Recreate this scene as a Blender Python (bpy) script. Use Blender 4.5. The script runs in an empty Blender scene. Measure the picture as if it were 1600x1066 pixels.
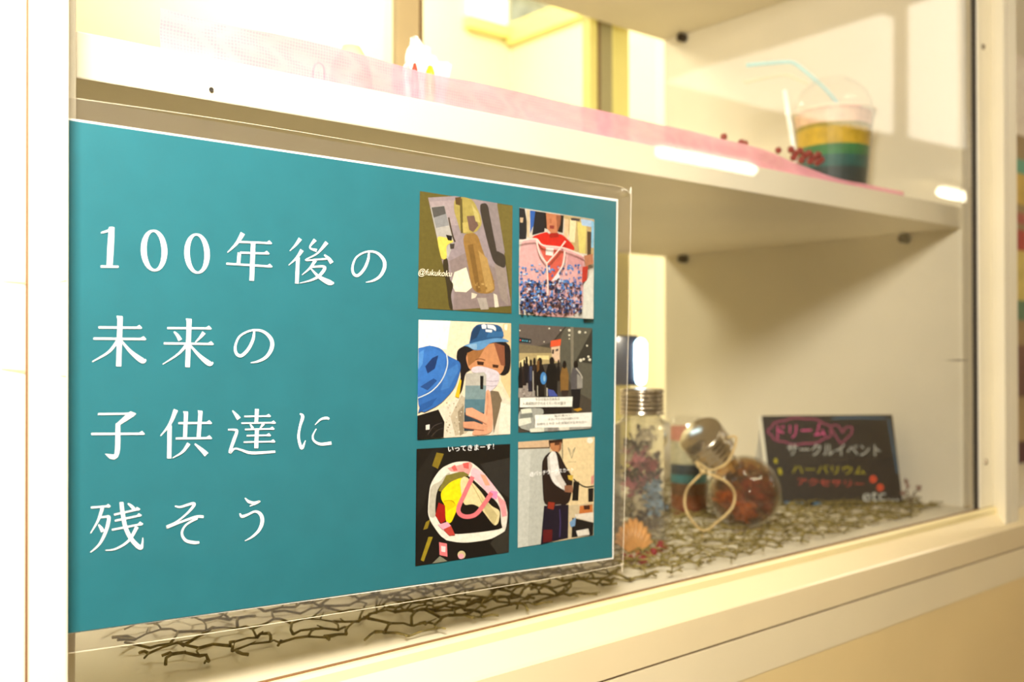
import bpy, bmesh, math, random
from mathutils import Vector, Matrix
random.seed(7)
SC = bpy.context.scene
COL = SC.collection
PI = math.pi

# ------------------------------------------------------------------ camera
CAM = Vector((-0.1109, -0.4151, 0.1161)); YAW, PITCH, ROLL, FPX = 0.6969, 0.0071, -0.0019, 1494.34
_f = Vector((math.sin(YAW)*math.cos(PITCH), math.cos(YAW)*math.cos(PITCH), math.sin(PITCH)))
_r = Vector((math.cos(YAW), -math.sin(YAW), 0)); _u = _r.cross(_f)
CR = _r*math.cos(ROLL) + _u*math.sin(ROLL); CU = -_r*math.sin(ROLL) + _u*math.cos(ROLL); CF = _f
cam = bpy.data.cameras.new('camera'); cam.sensor_width = 36; cam.lens = FPX/1600*36
cam.clip_start = .01; cam.clip_end = 60
cam.dof.use_dof = True; cam.dof.focus_distance = .46; cam.dof.aperture_fstop = 8.0
cam_o = bpy.data.objects.new('camera', cam); COL.objects.link(cam_o)
cam_o.matrix_world = Matrix((( CR.x, CU.x, -CF.x, CAM.x), (CR.y, CU.y, -CF.y, CAM.y), (CR.z, CU.z, -CF.z, CAM.z), (0,0,0,1)))
SC.camera = cam_o

def ray(px, py): return CF + CR*((px-800)/FPX) - CU*((py-533)/FPX)
def at(px, py, ax, v):
    """a photo pixel carried onto the plane axis=v"""
    d = ray(px, py); return CAM + d*((v-CAM[ax])/d[ax])
def at_plane(px, py, p0, n):
    d = ray(px, py); return CAM + d*((p0-CAM).dot(n)/d.dot(n))
def at_depth(px, py, dep): return CAM + ray(px, py)*dep

# ------------------------------------------------------------------ world, lights, exposure
w = bpy.data.worlds.new('world'); SC.world = w; w.use_nodes = True
w.node_tree.nodes['Background'].inputs[0].default_value = (1.0, .93, .82, 1)
w.node_tree.nodes['Background'].inputs[1].default_value = .40
def area(name, loc, target, size, power, col, sy=None):
    l = bpy.data.lights.new(name, 'AREA'); l.energy = power; l.color = col; l.size = size
    if sy: l.shape = 'RECTANGLE'; l.size_y = sy
    o = bpy.data.objects.new(name, l); COL.objects.link(o); o.location = loc
    o.rotation_euler = (Vector(target)-Vector(loc)).to_track_quat('-Z', 'Y').to_euler(); return o
KEY = (1.0, .93, .80)
area('shop_spot_lamp', (-.175, -.44, .50), (.12, 0, .08), .15, 11.0, KEY)
area('rear_ceiling_lamp', (.40, 1.62, 1.38), (.65, .7, .1), .5, 38, (1.0, .935, .73))
area('rear_wall_fill', (1.25, 1.45, 1.60), (1.45, 2.3, .75), .4, 24, (1.0, .95, .80))  # added unseen fill that brightens the rear wall
SC.view_settings.view_transform = 'Standard'; SC.view_settings.look = 'None'
SC.view_settings.gamma = 1; SC.view_settings.use_curve_mapping = False
SC.view_settings.exposure = 0.38

# ------------------------------------------------------------------ helpers
def lin(c):
    return tuple(((x/255)/12.92 if x/255 <= .04045 else ((x/255+.055)/1.055)**2.4) for x in c)
def mat(name, rgb, rough=.5, coat=0, metal=0, noise=0, nscale=40, bump=0, bscale=200, spec=.5, emit=None, es=0, coat_rough=.03, trans=0):
    m = bpy.data.materials.new(name); m.use_nodes = True; nt = m.node_tree; b = nt.nodes['Principled BSDF']
    col = (*lin(rgb), 1)
    b.inputs['Base Color'].default_value = col; b.inputs['Roughness'].default_value = rough
    b.inputs['Metallic'].default_value = metal; b.inputs['Coat Weight'].default_value = coat
    b.inputs['Coat Roughness'].default_value = coat_rough; b.inputs['Specular IOR Level'].default_value = spec
    b.inputs['Subsurface Weight'].default_value = 0
    if trans: b.inputs['Transmission Weight'].default_value = trans
    tc = nt.nodes.new('ShaderNodeTexCoord')
    if noise:
        n = nt.nodes.new('ShaderNodeTexNoise'); n.inputs['Scale'].default_value = nscale; n.inputs['Detail'].default_value = 5
        nt.links.new(tc.outputs['Object'], n.inputs['Vector'])
        r = nt.nodes.new('ShaderNodeValToRGB')
        r.color_ramp.elements[0].position = .3; r.color_ramp.elements[1].position = .7
        r.color_ramp.elements[0].color = tuple(max(0, c*(1-noise)) for c in col[:3])+(1,)
        r.color_ramp.elements[1].color = tuple(min(1, c*(1+noise*.5)) for c in col[:3])+(1,)
        nt.links.new(n.outputs['Fac'], r.inputs['Fac']); nt.links.new(r.outputs['Color'], b.inputs['Base Color'])
    if bump:
        n2 = nt.nodes.new('ShaderNodeTexNoise'); n2.inputs['Scale'].default_value = bscale; n2.inputs['Detail'].default_value = 3
        nt.links.new(tc.outputs['Object'], n2.inputs['Vector'])
        bp = nt.nodes.new('ShaderNodeBump'); bp.inputs['Strength'].default_value = bump; bp.inputs['Distance'].default_value = .002
        nt.links.new(n2.outputs['Fac'], bp.inputs['Height']); nt.links.new(bp.outputs['Normal'], b.inputs['Normal'])
        if coat: nt.links.new(bp.outputs['Normal'], b.inputs['Coat Normal'])
    if emit:
        b.inputs['Emission Color'].default_value = (*lin(emit), 1); b.inputs['Emission Strength'].default_value = es
    return m
def clear_mat(name, tint=(1, 1, 1), ior=1.5, rough=0.0, bump=0, bscale=30, gain=1.0, haze=0, hazecol=(1, 1, 1)):
    """thin clear sheet: straight-through transmission plus Fresnel reflection"""
    m = bpy.data.materials.new(name); m.use_nodes = True; nt = m.node_tree; nt.nodes.remove(nt.nodes['Principled BSDF'])
    out = nt.nodes['Material Output']
    t = nt.nodes.new('ShaderNodeBsdfTransparent'); t.inputs[0].default_value = (*tint, 1)
    g = nt.nodes.new('ShaderNodeBsdfGlossy'); g.inputs['Roughness'].default_value = rough
    lw = nt.nodes.new('ShaderNodeLayerWeight'); lw.inputs['Blend'].default_value = .5      # Facing = 1-cos: Schlick's Fresnel, the same from both sides
    pw = nt.nodes.new('ShaderNodeMath'); pw.operation = 'POWER'; pw.inputs[1].default_value = 5; nt.links.new(lw.outputs['Facing'], pw.inputs[0])
    f0 = ((ior-1)/(ior+1))**2
    mu = nt.nodes.new('ShaderNodeMath'); mu.operation = 'MULTIPLY_ADD'; mu.inputs[1].default_value = (1-f0)*gain; mu.inputs[2].default_value = f0*gain; mu.use_clamp = True
    nt.links.new(pw.outputs[0], mu.inputs[0])
    mx = nt.nodes.new('ShaderNodeMixShader'); nt.links.new(mu.outputs[0], mx.inputs[0])
    nt.links.new(t.outputs[0], mx.inputs[1]); nt.links.new(g.outputs[0], mx.inputs[2])
    if bump:
        tc = nt.nodes.new('ShaderNodeTexCoord'); n = nt.nodes.new('ShaderNodeTexNoise'); n.inputs['Scale'].default_value = bscale
        nt.links.new(tc.outputs['Object'], n.inputs['Vector'])
        bp = nt.nodes.new('ShaderNodeBump'); bp.inputs['Strength'].default_value = bump; bp.inputs['Distance'].default_value = .003
        nt.links.new(n.outputs['Fac'], bp.inputs['Height'])
        nt.links.new(bp.outputs[0], g.inputs['Normal'])
    last = mx
    if haze:
        d = nt.nodes.new('ShaderNodeBsdfDiffuse'); d.inputs[0].default_value = (*hazecol, 1)
        m2 = nt.nodes.new('ShaderNodeMixShader'); m2.inputs[0].default_value = haze
        nt.links.new(mx.outputs[0], m2.inputs[1]); nt.links.new(d.outputs[0], m2.inputs[2]); last = m2
    nt.links.new(last.outputs[0], out.inputs[0]); return m
def emis(name, rgb, s):
    m = bpy.data.materials.new(name); m.use_nodes = True; nt = m.node_tree; nt.nodes.remove(nt.nodes['Principled BSDF'])
    e = nt.nodes.new('ShaderNodeEmission'); e.inputs[0].default_value = (*lin(rgb), 1); e.inputs[1].default_value = s
    nt.links.new(e.outputs[0], nt.nodes['Material Output'].inputs[0]); return m
def print_mat(name, rough=.35, coat=.7):
    m = bpy.data.materials.new(name); m.use_nodes = True; nt = m.node_tree; b = nt.nodes['Principled BSDF']
    a = nt.nodes.new('ShaderNodeAttribute'); a.attribute_name = 'ink'
    mg = nt.nodes.new('ShaderNodeVectorMath'); mg.operation = 'SCALE'; mg.inputs['Scale'].default_value = .74
    tc = nt.nodes.new('ShaderNodeTexCoord'); n1 = nt.nodes.new('ShaderNodeTexNoise'); n1.inputs['Scale'].default_value = 420; n1.inputs['Detail'].default_value = 6; n1.inputs['Roughness'].default_value = .7
    nt.links.new(tc.outputs['Object'], n1.inputs['Vector']); mr = nt.nodes.new('ShaderNodeMapRange'); mr.inputs['From Min'].default_value = .3; mr.inputs['From Max'].default_value = .7; mr.inputs['To Min'].default_value = .84; mr.inputs['To Max'].default_value = 1.12
    nt.links.new(n1.outputs['Fac'], mr.inputs['Value']); ms = nt.nodes.new('ShaderNodeVectorMath'); ms.operation = 'SCALE'; nt.links.new(a.outputs['Color'], ms.inputs[0]); nt.links.new(mr.outputs[0], ms.inputs['Scale']); nt.links.new(ms.outputs[0], mg.inputs[0]); nt.links.new(mg.outputs[0], b.inputs['Base Color'])
    b.inputs['Roughness'].default_value = rough; b.inputs['Coat Weight'].default_value = coat; b.inputs['Coat Roughness'].default_value = .05
    return m

def link(name, me, m=None, parent=None, smooth=False):
    o = bpy.data.objects.new(name, me); COL.objects.link(o)
    if m is not None and not me.materials: me.materials.append(m)
    if parent is not None:
        o.parent = parent; o.matrix_parent_inverse = parent.matrix_world.inverted() if False else Matrix.Translation(-Vector(parent.location)) if parent.type == 'EMPTY' else Matrix.Identity(4)
    if smooth:
        for p in me.polygons: p.use_smooth = True
    return o
def obj(name, bm, m, parent=None, smooth=False, recalc=True):
    if recalc: bmesh.ops.recalc_face_normals(bm, faces=bm.faces)
    me = bpy.data.meshes.new(name); bm.to_mesh(me); bm.free(); return link(name, me, m, parent, smooth)
def tag(o, label, cat, group=None):
    o['label'] = label; o['category'] = cat
    if group: o['group'] = group
    return o
def thing(name, loc, label, cat, group=None):
    o = bpy.data.objects.new(name, None); o.empty_display_size = .02; o.location = loc; COL.objects.link(o); return tag(o, label, cat, group)
def struct(o): o['kind'] = 'structure'; return o

def box(bm, x0, x1, y0, y1, z0, z1):
    vs = [bm.verts.new(p) for p in ((x0,y0,z0),(x1,y0,z0),(x1,y1,z0),(x0,y1,z0),(x0,y0,z1),(x1,y0,z1),(x1,y1,z1),(x0,y1,z1))]
    for f in ((0,3,2,1),(4,5,6,7),(0,1,5,4),(1,2,6,5),(2,3,7,6),(3,0,4,7)): bm.faces.new([vs[i] for i in f])
def bbox(x0, x1, y0, y1, z0, z1, bev=0):
    bm = bmesh.new(); box(bm, x0, x1, y0, y1, z0, z1)
    if bev: bmesh.ops.bevel(bm, geom=bm.edges[:], offset=bev, segments=2, affect='EDGES', profile=.5)
    return bm
def extrude_profile(pts, x0, x1, bm=None):
    """closed (y,z) outline run along x"""
    bm = bm or bmesh.new()
    a = [bm.verts.new((x0, y, z)) for y, z in pts]; b = [bm.verts.new((x1, y, z)) for y, z in pts]; n = len(pts)
    for i in range(n): bm.faces.new((a[i], a[(i+1) % n], b[(i+1) % n], b[i]))
    bm.faces.new(a); bm.faces.new(b[::-1]); return bm
def lathe(bm, prof, seg=32, mtx=Matrix.Identity(4), close=True):
    rings = []
    for r, z in prof:
        if r < 1e-6: rings.append([bm.verts.new(mtx @ Vector((0, 0, z)))])
        else: rings.append([bm.verts.new(mtx @ Vector((r*math.cos(2*PI*k/seg), r*math.sin(2*PI*k/seg), z))) for k in range(seg)])
    for a, b in zip(rings, rings[1:]):
        if len(a) == 1 and len(b) == 1: continue
        for k in range(seg):
            k2 = (k+1) % seg
            if len(a) == 1: bm.faces.new((a[0], b[k2], b[k]))
            elif len(b) == 1: bm.faces.new((a[k], a[k2], b[0]))
            else: bm.faces.new((a[k], a[k2], b[k2], b[k]))
    return bm
def tube(bm, pts, rad, seg=6, closed=False, cap=True):
    pts = [Vector(p) for p in pts]; n = len(pts); rings = []
    rads = rad if isinstance(rad, (list, tuple)) else [rad]*n
    up = Vector((0, 0, 1)); prev = None
    for i, p in enumerate(pts):
        if closed: t = pts[(i+1) % n]-pts[i-1]
        else: t = pts[min(i+1, n-1)]-pts[max(i-1, 0)]
        t.normalize()
        if prev is None: s = t.cross(up if abs(t.z) < .95 else Vector((1, 0, 0)))
        else: s = prev - t*prev.dot(t)
        s.normalize(); prev = s; q = t.cross(s)
        rings.append([bm.verts.new(p + (s*math.cos(2*PI*k/seg)+q*math.sin(2*PI*k/seg))*rads[i]) for k in range(seg)])
    for i in range(n if closed else n-1):
        a, b = rings[i], rings[(i+1) % n]
        for k in range(seg): bm.faces.new((a[k], a[(k+1) % seg], b[(k+1) % seg], b[k]))
    if cap and not closed: bm.faces.new(rings[0][::-1]); bm.faces.new(rings[-1])
    return bm
def ball(bm, c, r, seg=12, rings=8, sq=(1, 1, 1)):
    lathe(bm, [(r*math.sin(PI*i/rings), -r*math.cos(PI*i/rings)) for i in range(rings+1)], seg,
          Matrix.Translation(c) @ Matrix.Diagonal((*sq, 1)))
def spline(pts, n=6):
    """Catmull-Rom through n-d points"""
    if len(pts) < 3: return [tuple(p) for p in pts]
    out = []; L = len(pts)
    for i in range(L-1):
        p0, p1, p2, p3 = pts[max(i-1, 0)], pts[i], pts[i+1], pts[min(i+2, L-1)]
        for k in range(n):
            t = k/n
            out.append(tuple(.5*(2*b+(-a+c)*t+(2*a-5*b+4*c-d)*t*t+(-a+3*b-3*c+d)*t**3) for a, b, c, d in zip(p0, p1, p2, p3)))
    out.append(tuple(pts[-1])); return out
def text_mesh(body, shear=0):
    c = bpy.data.curves.new('lettering', 'FONT'); c.body = body; c.shear = shear; c.resolution_u = 3
    o = bpy.data.objects.new('lettering', c); COL.objects.link(o)
    dg = bpy.context.evaluated_depsgraph_get(); dg.update()
    me = bpy.data.meshes.new_from_object(o.evaluated_get(dg)); bpy.data.objects.remove(o); bpy.data.curves.remove(c); me.materials.clear(); return me
def text_on(name, body, p_bl, p_br, p_tl, m, parent, shear=0):
    """writing stretched over the parallelogram given by three corners"""
    me = text_mesh(body, shear); xs = [v.co.x for v in me.vertices]; ys = [v.co.y for v in me.vertices]
    x0, x1, y0, y1 = min(xs), max(xs), min(ys), max(ys)
    for v in me.vertices:
        v.co = p_bl + (p_br-p_bl)*((v.co.x-x0)/(x1-x0)) + (p_tl-p_bl)*((v.co.y-y0)/(y1-y0))
    me.update(); return link(name, me, m, parent)

# ------------------------------------------------------------------ materials
M = {}
M['white'] = mat('white_painted_board', (230, 221, 201), .6, noise=.05, nscale=9, spec=.25)
M['alu'] = mat('cream_painted_frame', (238, 230, 208), .45, coat=.1, coat_rough=.3, noise=.03, nscale=14)
M['rail'] = mat('cream_track_rail', (246, 230, 176), .3, coat=.4, coat_rough=.1, noise=.04, nscale=10)
M['sill'] = mat('cream_sill', (234, 217, 178), .24, coat=.6, coat_rough=.08, noise=.04, nscale=10)
M['panel'] = mat('cream_lower_panel', (232, 218, 184), .4, noise=.06, nscale=6)
M['panel2'] = mat('tan_lower_panel', (230, 206, 152), .45, noise=.07, nscale=6)
M['groove'] = mat('brown_gasket', (120, 84, 52), .6, noise=.1)
M['dark'] = mat('dark_gap', (46, 38, 30), .7, noise=.1)
M['peg'] = mat('dark_metal_peg', (60, 48, 38), .35, metal=.7, noise=.1)
M['screw'] = mat('steel_screw', (120, 105, 85), .3, metal=.9, noise=.1)
M['glass'] = clear_mat('cabinet_glass', (.985, .99, .985), 1.5)
M['backglass'] = clear_mat('rear_glass', (.985, .985, .97), 1.45)
M['film'] = clear_mat('laminating_film', (.93, .90, .86), 1.5, .015, bump=.18, bscale=45, gain=1.2, haze=.05, hazecol=(.9, .85, .75))
M['filmedge'] = mat('film_cut_edge', (224, 214, 192), .3, noise=.02)
M['paper'] = mat('white_paper', (245, 243, 238), .35, coat=.5, noise=.02)
M['teal'] = mat('teal_print', (35, 103, 115), .35, coat=.8, coat_rough=.03, noise=.05, nscale=60, bump=.10, bscale=22)
M['ink_white'] = mat('white_print', (250, 250, 250), .3, coat=.4, noise=.01)
M['ink_black'] = mat('black_print', (40, 38, 40), .4, noise=.05)
M['print'] = print_mat('photo_print')
M['room'] = mat('cream_room_wall', (226, 208, 168), .7, noise=.05, nscale=3)
M['rear'] = mat('pale_yellow_wall', (244, 235, 198), .7, noise=.03, nscale=3)
M['roomfloor'] = mat('beige_floor', (150, 128, 98), .5, noise=.12, nscale=8)
M['tan'] = mat('tan_stile', (214, 192, 150), .4, noise=.05, nscale=20)

# ------------------------------------------------------------------ room shell
ZFL, ZCE = -1.05, 1.75
struct(obj('floor', bbox(-4, 11.5, -5, 4, ZFL-.05, ZFL), M['roomfloor']))
struct(obj('ceiling', bbox(-4, 11.5, -5, 4, ZCE, ZCE+.05), M['room']))
struct(obj('wall_back', bbox(-4, 11.5, 2.3, 2.38, ZFL, ZCE), M['rear']))
struct(obj('wall_front', bbox(-4, 11.5, -5.0, -4.92, ZFL, ZCE), M['room']))
struct(obj('wall_left', bbox(-4.0, -3.92, -4.92, 2.3, ZFL, ZCE), M['room']))
struct(obj('wall_right', bbox(11.42, 11.5, -4.92, 2.3, ZFL, ZCE), M['room']))
# rear room: a side wall with a high window that meets a high window in the back wall
cx = at(800, 55, 1, 2.29)
struct(obj('wall_rear_side', bbox(cx.x, cx.x+.08, .62, 2.3, ZFL, ZCE), M['rear']))
m_sash = mat('yellow_window_sash', (250, 240, 150), .4, noise=.03)
m_out = mat('grey_outdoor_glass', (150, 156, 140), .12, coat=.4, noise=.5, nscale=9)
win = struct(obj('window_1', bbox(cx.x-.012, cx.x, 1.50, 2.29, cx.z+.03, cx.z+.40), m_out))
obj('window_frame', bbox(cx.x-.03, cx.x, 1.44, 2.295, cx.z-.04, cx.z+.03), m_sash, win)
win2 = struct(obj('window_2', bbox(cx.x-.20, cx.x-.035, 2.275, 2.299, cx.z+.02, cx.z+.12), emis('daylight_pane', (255, 250, 225), 2.2)))
obj('window_frame', bbox(cx.x-.22, cx.x-.005, 2.26, 2.299, cx.z-.02, cx.z+.02), m_sash, win2)

# ------------------------------------------------------------------ display cabinet
XL, XR, YS, YB = .012, .850, .030, .42
ZF, Z1B, Z1T, Z2B, Z2T = -.045, .2352, .2563, .520, .541
YP = -.018
cab = thing('display_cabinet', (.42, .2, ZFL), 'white display cabinet with shelves behind a framed glass front', 'cabinet')
P = lambda name, bm, m, par=None, sm=False: obj(name, bm, m, par or cab, sm)
P('side_panel', bbox(XR, XR+.020, YS, YB, ZF, .75, .0008), M['white'])
P('side_panel', bbox(XL-.020, XL, YS, YB, ZF, .75, .0008), M['white'])
sh = P('shelf', bbox(XL, XR, YS, YB, Z1B, Z1T, .0009), M['white'])
h = at(330, 140, 1, YS-.0006)
bm = bmesh.new(); lathe(bm, [(0, 0), (.0011, 0), (.0011, .0004), (0, .0004)], 10, Matrix.Translation(h) @ Matrix.Rotation(PI/2, 4, 'X'))
obj('nail_hole', bm, M['dark'], sh)
P('shelf', bbox(XL, XR, YS, YB, Z2B, Z2T, .0009), M['white'])
P('bottom_board', bbox(XL, XR, .006, YB, ZF-.02, ZF), M['white'])
for x_, y_, z_ in ((XR, .0877, Z1B), (XR, .385, Z1B), (XR, .385, Z2B), (XR, .0877, Z2B)):
    bm = bmesh.new(); lathe(bm, [(0, 0), (.0052, 0), (.0052, .010), (.0035, .012), (0, .012)], 14,
                            Matrix.Translation((x_, y_, z_-.0055)) @ Matrix.Rotation(-PI/2, 4, 'Y'))
    P('shelf_peg', bm, M['peg'], None, True)
# front glass pane
P('glass_pane', bbox(-.006, .8075, .000, .004, ZF+.006, .75), M['glass'])
# sill: gasket, upstand, tread, fascia, groove, kick panel
X0, X1 = -.40, 2.0
P('gasket', bbox(-.011, .815, -.0022, -.0003, ZF+.002, ZF+.0072), M['groove'])
P('track_rail', extrude_profile([(-.0022, ZF+.0066), (-.0022, ZF-.02), (-.0066, ZF-.02), (-.0066, ZF+.0050), (-.0056, ZF+.0066)], -.011, .885), M['rail'])
P('sill_board', extrude_profile([(-.0068, ZF+.0002), (-.0205, -.0552), (-.0217, -.0568), (-.0217, -.0772), (-.0068, -.0772)], X0, X1), M['sill'])
P('groove_strip', bbox(X0, X1, -.0196, -.0068, -.0790, -.0772), M['groove'])
zk = at(1400, 975, 1, -.0212).z
P('upper_kick_panel', bbox(X0, X1, -.0213, -.0068, zk, -.0790), M['panel'])
P('lower_kick_panel', bbox(X0, X1, -.0209, -.0068, ZFL, zk), M['panel2'])
# left post and the frame of the bay beyond it
xa = at(108, 500, 1, YP).x; xb = at(46, 500, 1, YP).x
lp = P('front_post', bbox(xb, xa, YP, .0, ZF-.008, .75, .0012), M['alu'])
P('frame_reveal', bbox(xb-.0009, xb, YP+.002, .0, ZF-.008, .75), M['groove'])
P('frame_jamb', bbox(xb-.060, xb-.0009, YP+.0008, .0, ZF-.008, .75, .001), M['alu'])
m_scuff = mat('tan_scuff', (214, 190, 140), .7, noise=.3, nscale=400)
for a, b, y, y2, t, par_y in ((4, 40, 440, 442, 1.0, YP+.0005), (2, 39, 577, 581, 1.3, YP+.0005), (91, 104, 441, 438, .6, YP-.0003), (93, 103, 587, 588, .5, YP-.0003)):
    pa, pb = at(a, y, 1, par_y), at(b, y2, 1, par_y)
    bm = bmesh.new(); t *= .001
    vs = [bm.verts.new(p) for p in (pa, pb+Vector((0, 0, -t*.5)), pb+Vector((0, 0, t*.5)), pa+Vector((0, 0, t*.2)))]
    bm.faces.new(vs); obj('scuff_mark', bm, m_scuff, lp, recalc=False)
# right frame: stile with screws, recess, post
s0, s1 = at(1530, 500, 1, -.002).x, at(1553, 500, 1, -.002).x
P('gap_strip', bbox(at(1521.5, 500, 1, 0).x, s0+.002, -.0006, .0014, ZF+.004, .75), M['dark'])
st = P('glass_stile', bbox(s0, s1, -.002, .0012, ZF+.0068, .75, .0006), M['alu'])
for px, py in ((1537, 73), (1541, 722)):
    c = at(px, py, 1, -.0026); bm = bmesh.new()
    lathe(bm, [(0, 0), (.0028, 0), (.0022, .0012), (0, .0012)], 12, Matrix.Translation(c+Vector((0, .0006, 0))) @ Matrix.Rotation(PI/2, 4, 'X'))
    obj('screw', bm, M['screw'], st)
def prism_z(foot, z0, z1):
    bm = bmesh.new(); lo = [bm.verts.new((x, y, z0)) for x, y in foot]; hi = [bm.verts.new((x, y, z1)) for x, y in foot]; n = len(foot)
    bm.faces.new(lo); bm.faces.new(hi[::-1])
    for i in range(n): bm.faces.new((lo[i], lo[(i+1) % n], hi[(i+1) % n], hi[i]))
    return bm
X_ = lambda px, y: at(px, 500, 1, y).x
zp = ZF-.0095
P('frame_recess', prism_z([(X_(1554, -.003), -.003), (X_(1571, -.010), -.010), (X_(1571, -.010)+.02, .004), (X_(1554, -.003), .004)], ZF+.001, .75), M['alu'])
P('front_post', prism_z([(X_(1570, YP), YP), (X_(1575.4, YP), YP), (X_(1575.4, YP)+.004, .0), (X_(1570, YP)+.0052, -.0085)], zp, .75), M['alu'])
P('post_groove', prism_z([(X_(1575.4, YP), YP+.001), (X_(1577.4, YP), YP+.001), (X_(1577.4, YP)+.004, .0), (X_(1575.4, YP)+.004, .0)], zp, .75), M['groove'])
P('frame_jamb', prism_z([(X_(1577.4, YP), YP+.0005), (X_(1591, YP), YP+.0005), (X_(1591, YP)+.012, .0), (X_(1577.4, YP)+.005, .0)], zp, .75), M['alu'])
P('bay_panel', bbox(XR+.021, 2.0, .20, .22, ZF, .75), M['white'])
P('bottom_board', bbox(XR+.021, 2.0, .004, .2, ZF-.02, ZF), M['white'])
# stain smudge at the right side panel
pa, pb = at(1476, 563, 1, -.0003), at(1518, 563, 1, -.0003); pc_ = (pa+pb)/2
bm = bmesh.new(); bm.faces.new([bm.verts.new(p) for p in (pa, pc_-Vector((0, 0, .0006)), pb, pc_+Vector((0, 0, .0006)))]); obj('scuff_mark', bm, mat('brown_scuff', (96, 74, 48), .7, noise=.2, nscale=300), cab, recalc=False)
# rear sliding doors
def stile(p0, p1, y0, y1, m): P('rear_door_stile', bbox(at(p0, 60, 1, y0).x, at(p1, 60, 1, y0).x, y0, y1, ZF, .75, .001), m)
P('rear_glass', bbox(XL, .46, YB+.002, YB+.006, ZF, .75), M['backglass'])
P('rear_glass', bbox(.43, XR, YB+.016, YB+.020, ZF, .75), M['backglass'])
stile(620, 656, YB+.001, YB+.010, M['tan']); stile(656.5, 661.5, YB+.011, YB+.022, M['groove'])
stile(938, 957, YB+.012, YB+.022, mat('greenish_stile', (176, 168, 126), .4, noise=.06)); stile(934.5, 938, YB+.009, YB+.022, M['groove'])
stile(922, 934, YB+.010, YB+.024, m_sash); stile(958, 983, YB+.014, YB+.024, m_sash)

# ------------------------------------------------------------------ laminated poster
YQ = -.0020
def pp(px, py, off=0.0): return at(px, py, 1, YQ-off)
poster = thing('laminated_poster', at(540, 980, 1, YQ), 'laminated teal poster with white Japanese lettering and six photographs on the cabinet glass', 'poster')
def sheet(name, corners, off, m, thick=.0002, par=None, rounds=None):
    pts = [pp(*c, off) for c in corners]
    bm = bmesh.new(); a = [bm.verts.new(p) for p in pts]; b = [bm.verts.new(p+Vector((0, thick, 0))) for p in pts]; n = len(pts)
    bm.faces.new(a); bm.faces.new(b[::-1])
    for i in range(n): bm.faces.new((a[i], a[(i+1) % n], b[(i+1) % n], b[i]))
    return obj(name, bm, m, par or poster)
PAPER = [(100, 183.5), (965.5, 311.5), (958.5, 873.5), (92, 993)]
# film: sheet around the paper (ring), subdivided and gently rippled along the bottom
FO = [(98, 151), (400, 196.5), (820, 266), (930, 285.5), (960, 289), (975, 294), (983, 303), (986, 320), (980, 600), (973, 872), (969, 880), (960, 884), (820, 912), (400, 989), (90, 1023)]
def ringify():
    bm = bmesh.new()
    def seg(q, n, fn=None):
        out = []
        for i in range(n+1):
            t = i/n; out.append(t)
        return out
    def strip(outer, inner, n, ripple):
        va, vb, vm = [], [], []
        for i in range(n+1):
            t = i/n
            o = Vector(outer[0]).lerp(Vector(outer[1]), t); q = Vector(inner[0]).lerp(Vector(inner[1]), t)
            md = o.lerp(q, .5); rp = ripple(t)
            va.append(bm.verts.new(pp(o.x, o.y, .0003))); vm.append(bm.verts.new(pp(md.x, md.y, .0003+rp))); vb.append(bm.verts.new(pp(q.x, q.y, .0003)))
        for i in range(n):
            bm.faces.new((va[i], va[i+1], vm[i+1], vm[i])); bm.faces.new((vm[i], vm[i+1], vb[i+1], vb[i]))
    P0, P1, P2, P3 = PAPER
    strip(((98, 150.5), (982, 297)), (P0, P1), 90, lambda t: .0004*math.sin(t*41)+.0003*math.sin(t*97))
    strip(((90, 1024), (972, 884)), (P3, P2), 120, lambda t: .0012*math.exp(-((t-.25)/.07)**2)+.0012*math.exp(-((t-.60)/.04)**2)+.0002*math.sin(t*60))
    strip(((986, 306), (974, 876)), (P1, P2), 40, lambda t: .0002*math.sin(t*30))
    return bm
obj('film_margin', ringify(), M['film'], poster, True)
bm = bmesh.new()
edge = [(98, 151), (400, 195), (820, 266.5), (930, 285.5), (960, 290), (975, 294.5), (983.5, 303), (986, 318), (980, 600), (973.5, 872), (970, 880), (962, 884.5), (820, 911), (400, 979), (90, 1023.5)]
tube(bm, [pp(*e, .0004) for e in spline(edge, 5)], .00016, 4)
obj('film_edge', bm, M['filmedge'], poster)
sheet('paper', PAPER, .0002, M['paper'])
TEAL = [(100, 186.5), (963.5, 314.5), (956.8, 871.0), (92, 991.8)]
sheet('teal_background', TEAL, .0006, M['teal'], .0003)

# --- brush-drawn Mincho characters, traced on two crops of the photograph
def cropA(x, y): return (100+x/2.963, 320+y/2.963)
def cropB(x, y): return (100+x/2.963, 600+y/2.963)
def ribbon(bm, pts, z, conv, smooth=True):
    pts = spline(pts, 5) if smooth and len(pts) > 2 else pts
    L = []; n = len(pts)
    for i, (x, y, wd) in enumerate(pts):
        a = pts[max(i-1, 0)]; b = pts[min(i+1, n-1)]; tx, ty = b[0]-a[0], b[1]-a[1]; l = math.hypot(tx, ty) or 1
        nx, ny = -ty/l*wd/2, tx/l*wd/2
        L.append((bm.verts.new(pp(*conv(x+nx, y+ny), z)), bm.verts.new(pp(*conv(x-nx, y-ny), z))))
    for (a, b), (c, d) in zip(L, L[1:]): bm.faces.new((a, b, d, c))
def hz(x0, y0, x1, y1, wd=9, s=1.0):
    """horizontal Mincho stroke: thin bar and triangular serif"""
    return [('r', [(x0, y0, wd), (x1, y1, wd)]), ('p', [(x1-26*s, y1-2), (x1-9*s, y1-13*s), (x1+4*s, y1+1), (x1-2*s, y1+5), (x1-26*s, y1+4)])]
def vt(x0, y0, x1, y1, wd=22): return [('r', [(x0, y0, wd), (x1, y1, wd*.95)]), ('p', [(x0-wd*.72, y0-5), (x0+wd*.5, y0-3), (x0+wd*.5, y0+12), (x0-wd*.5, y0+12)])]
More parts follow.
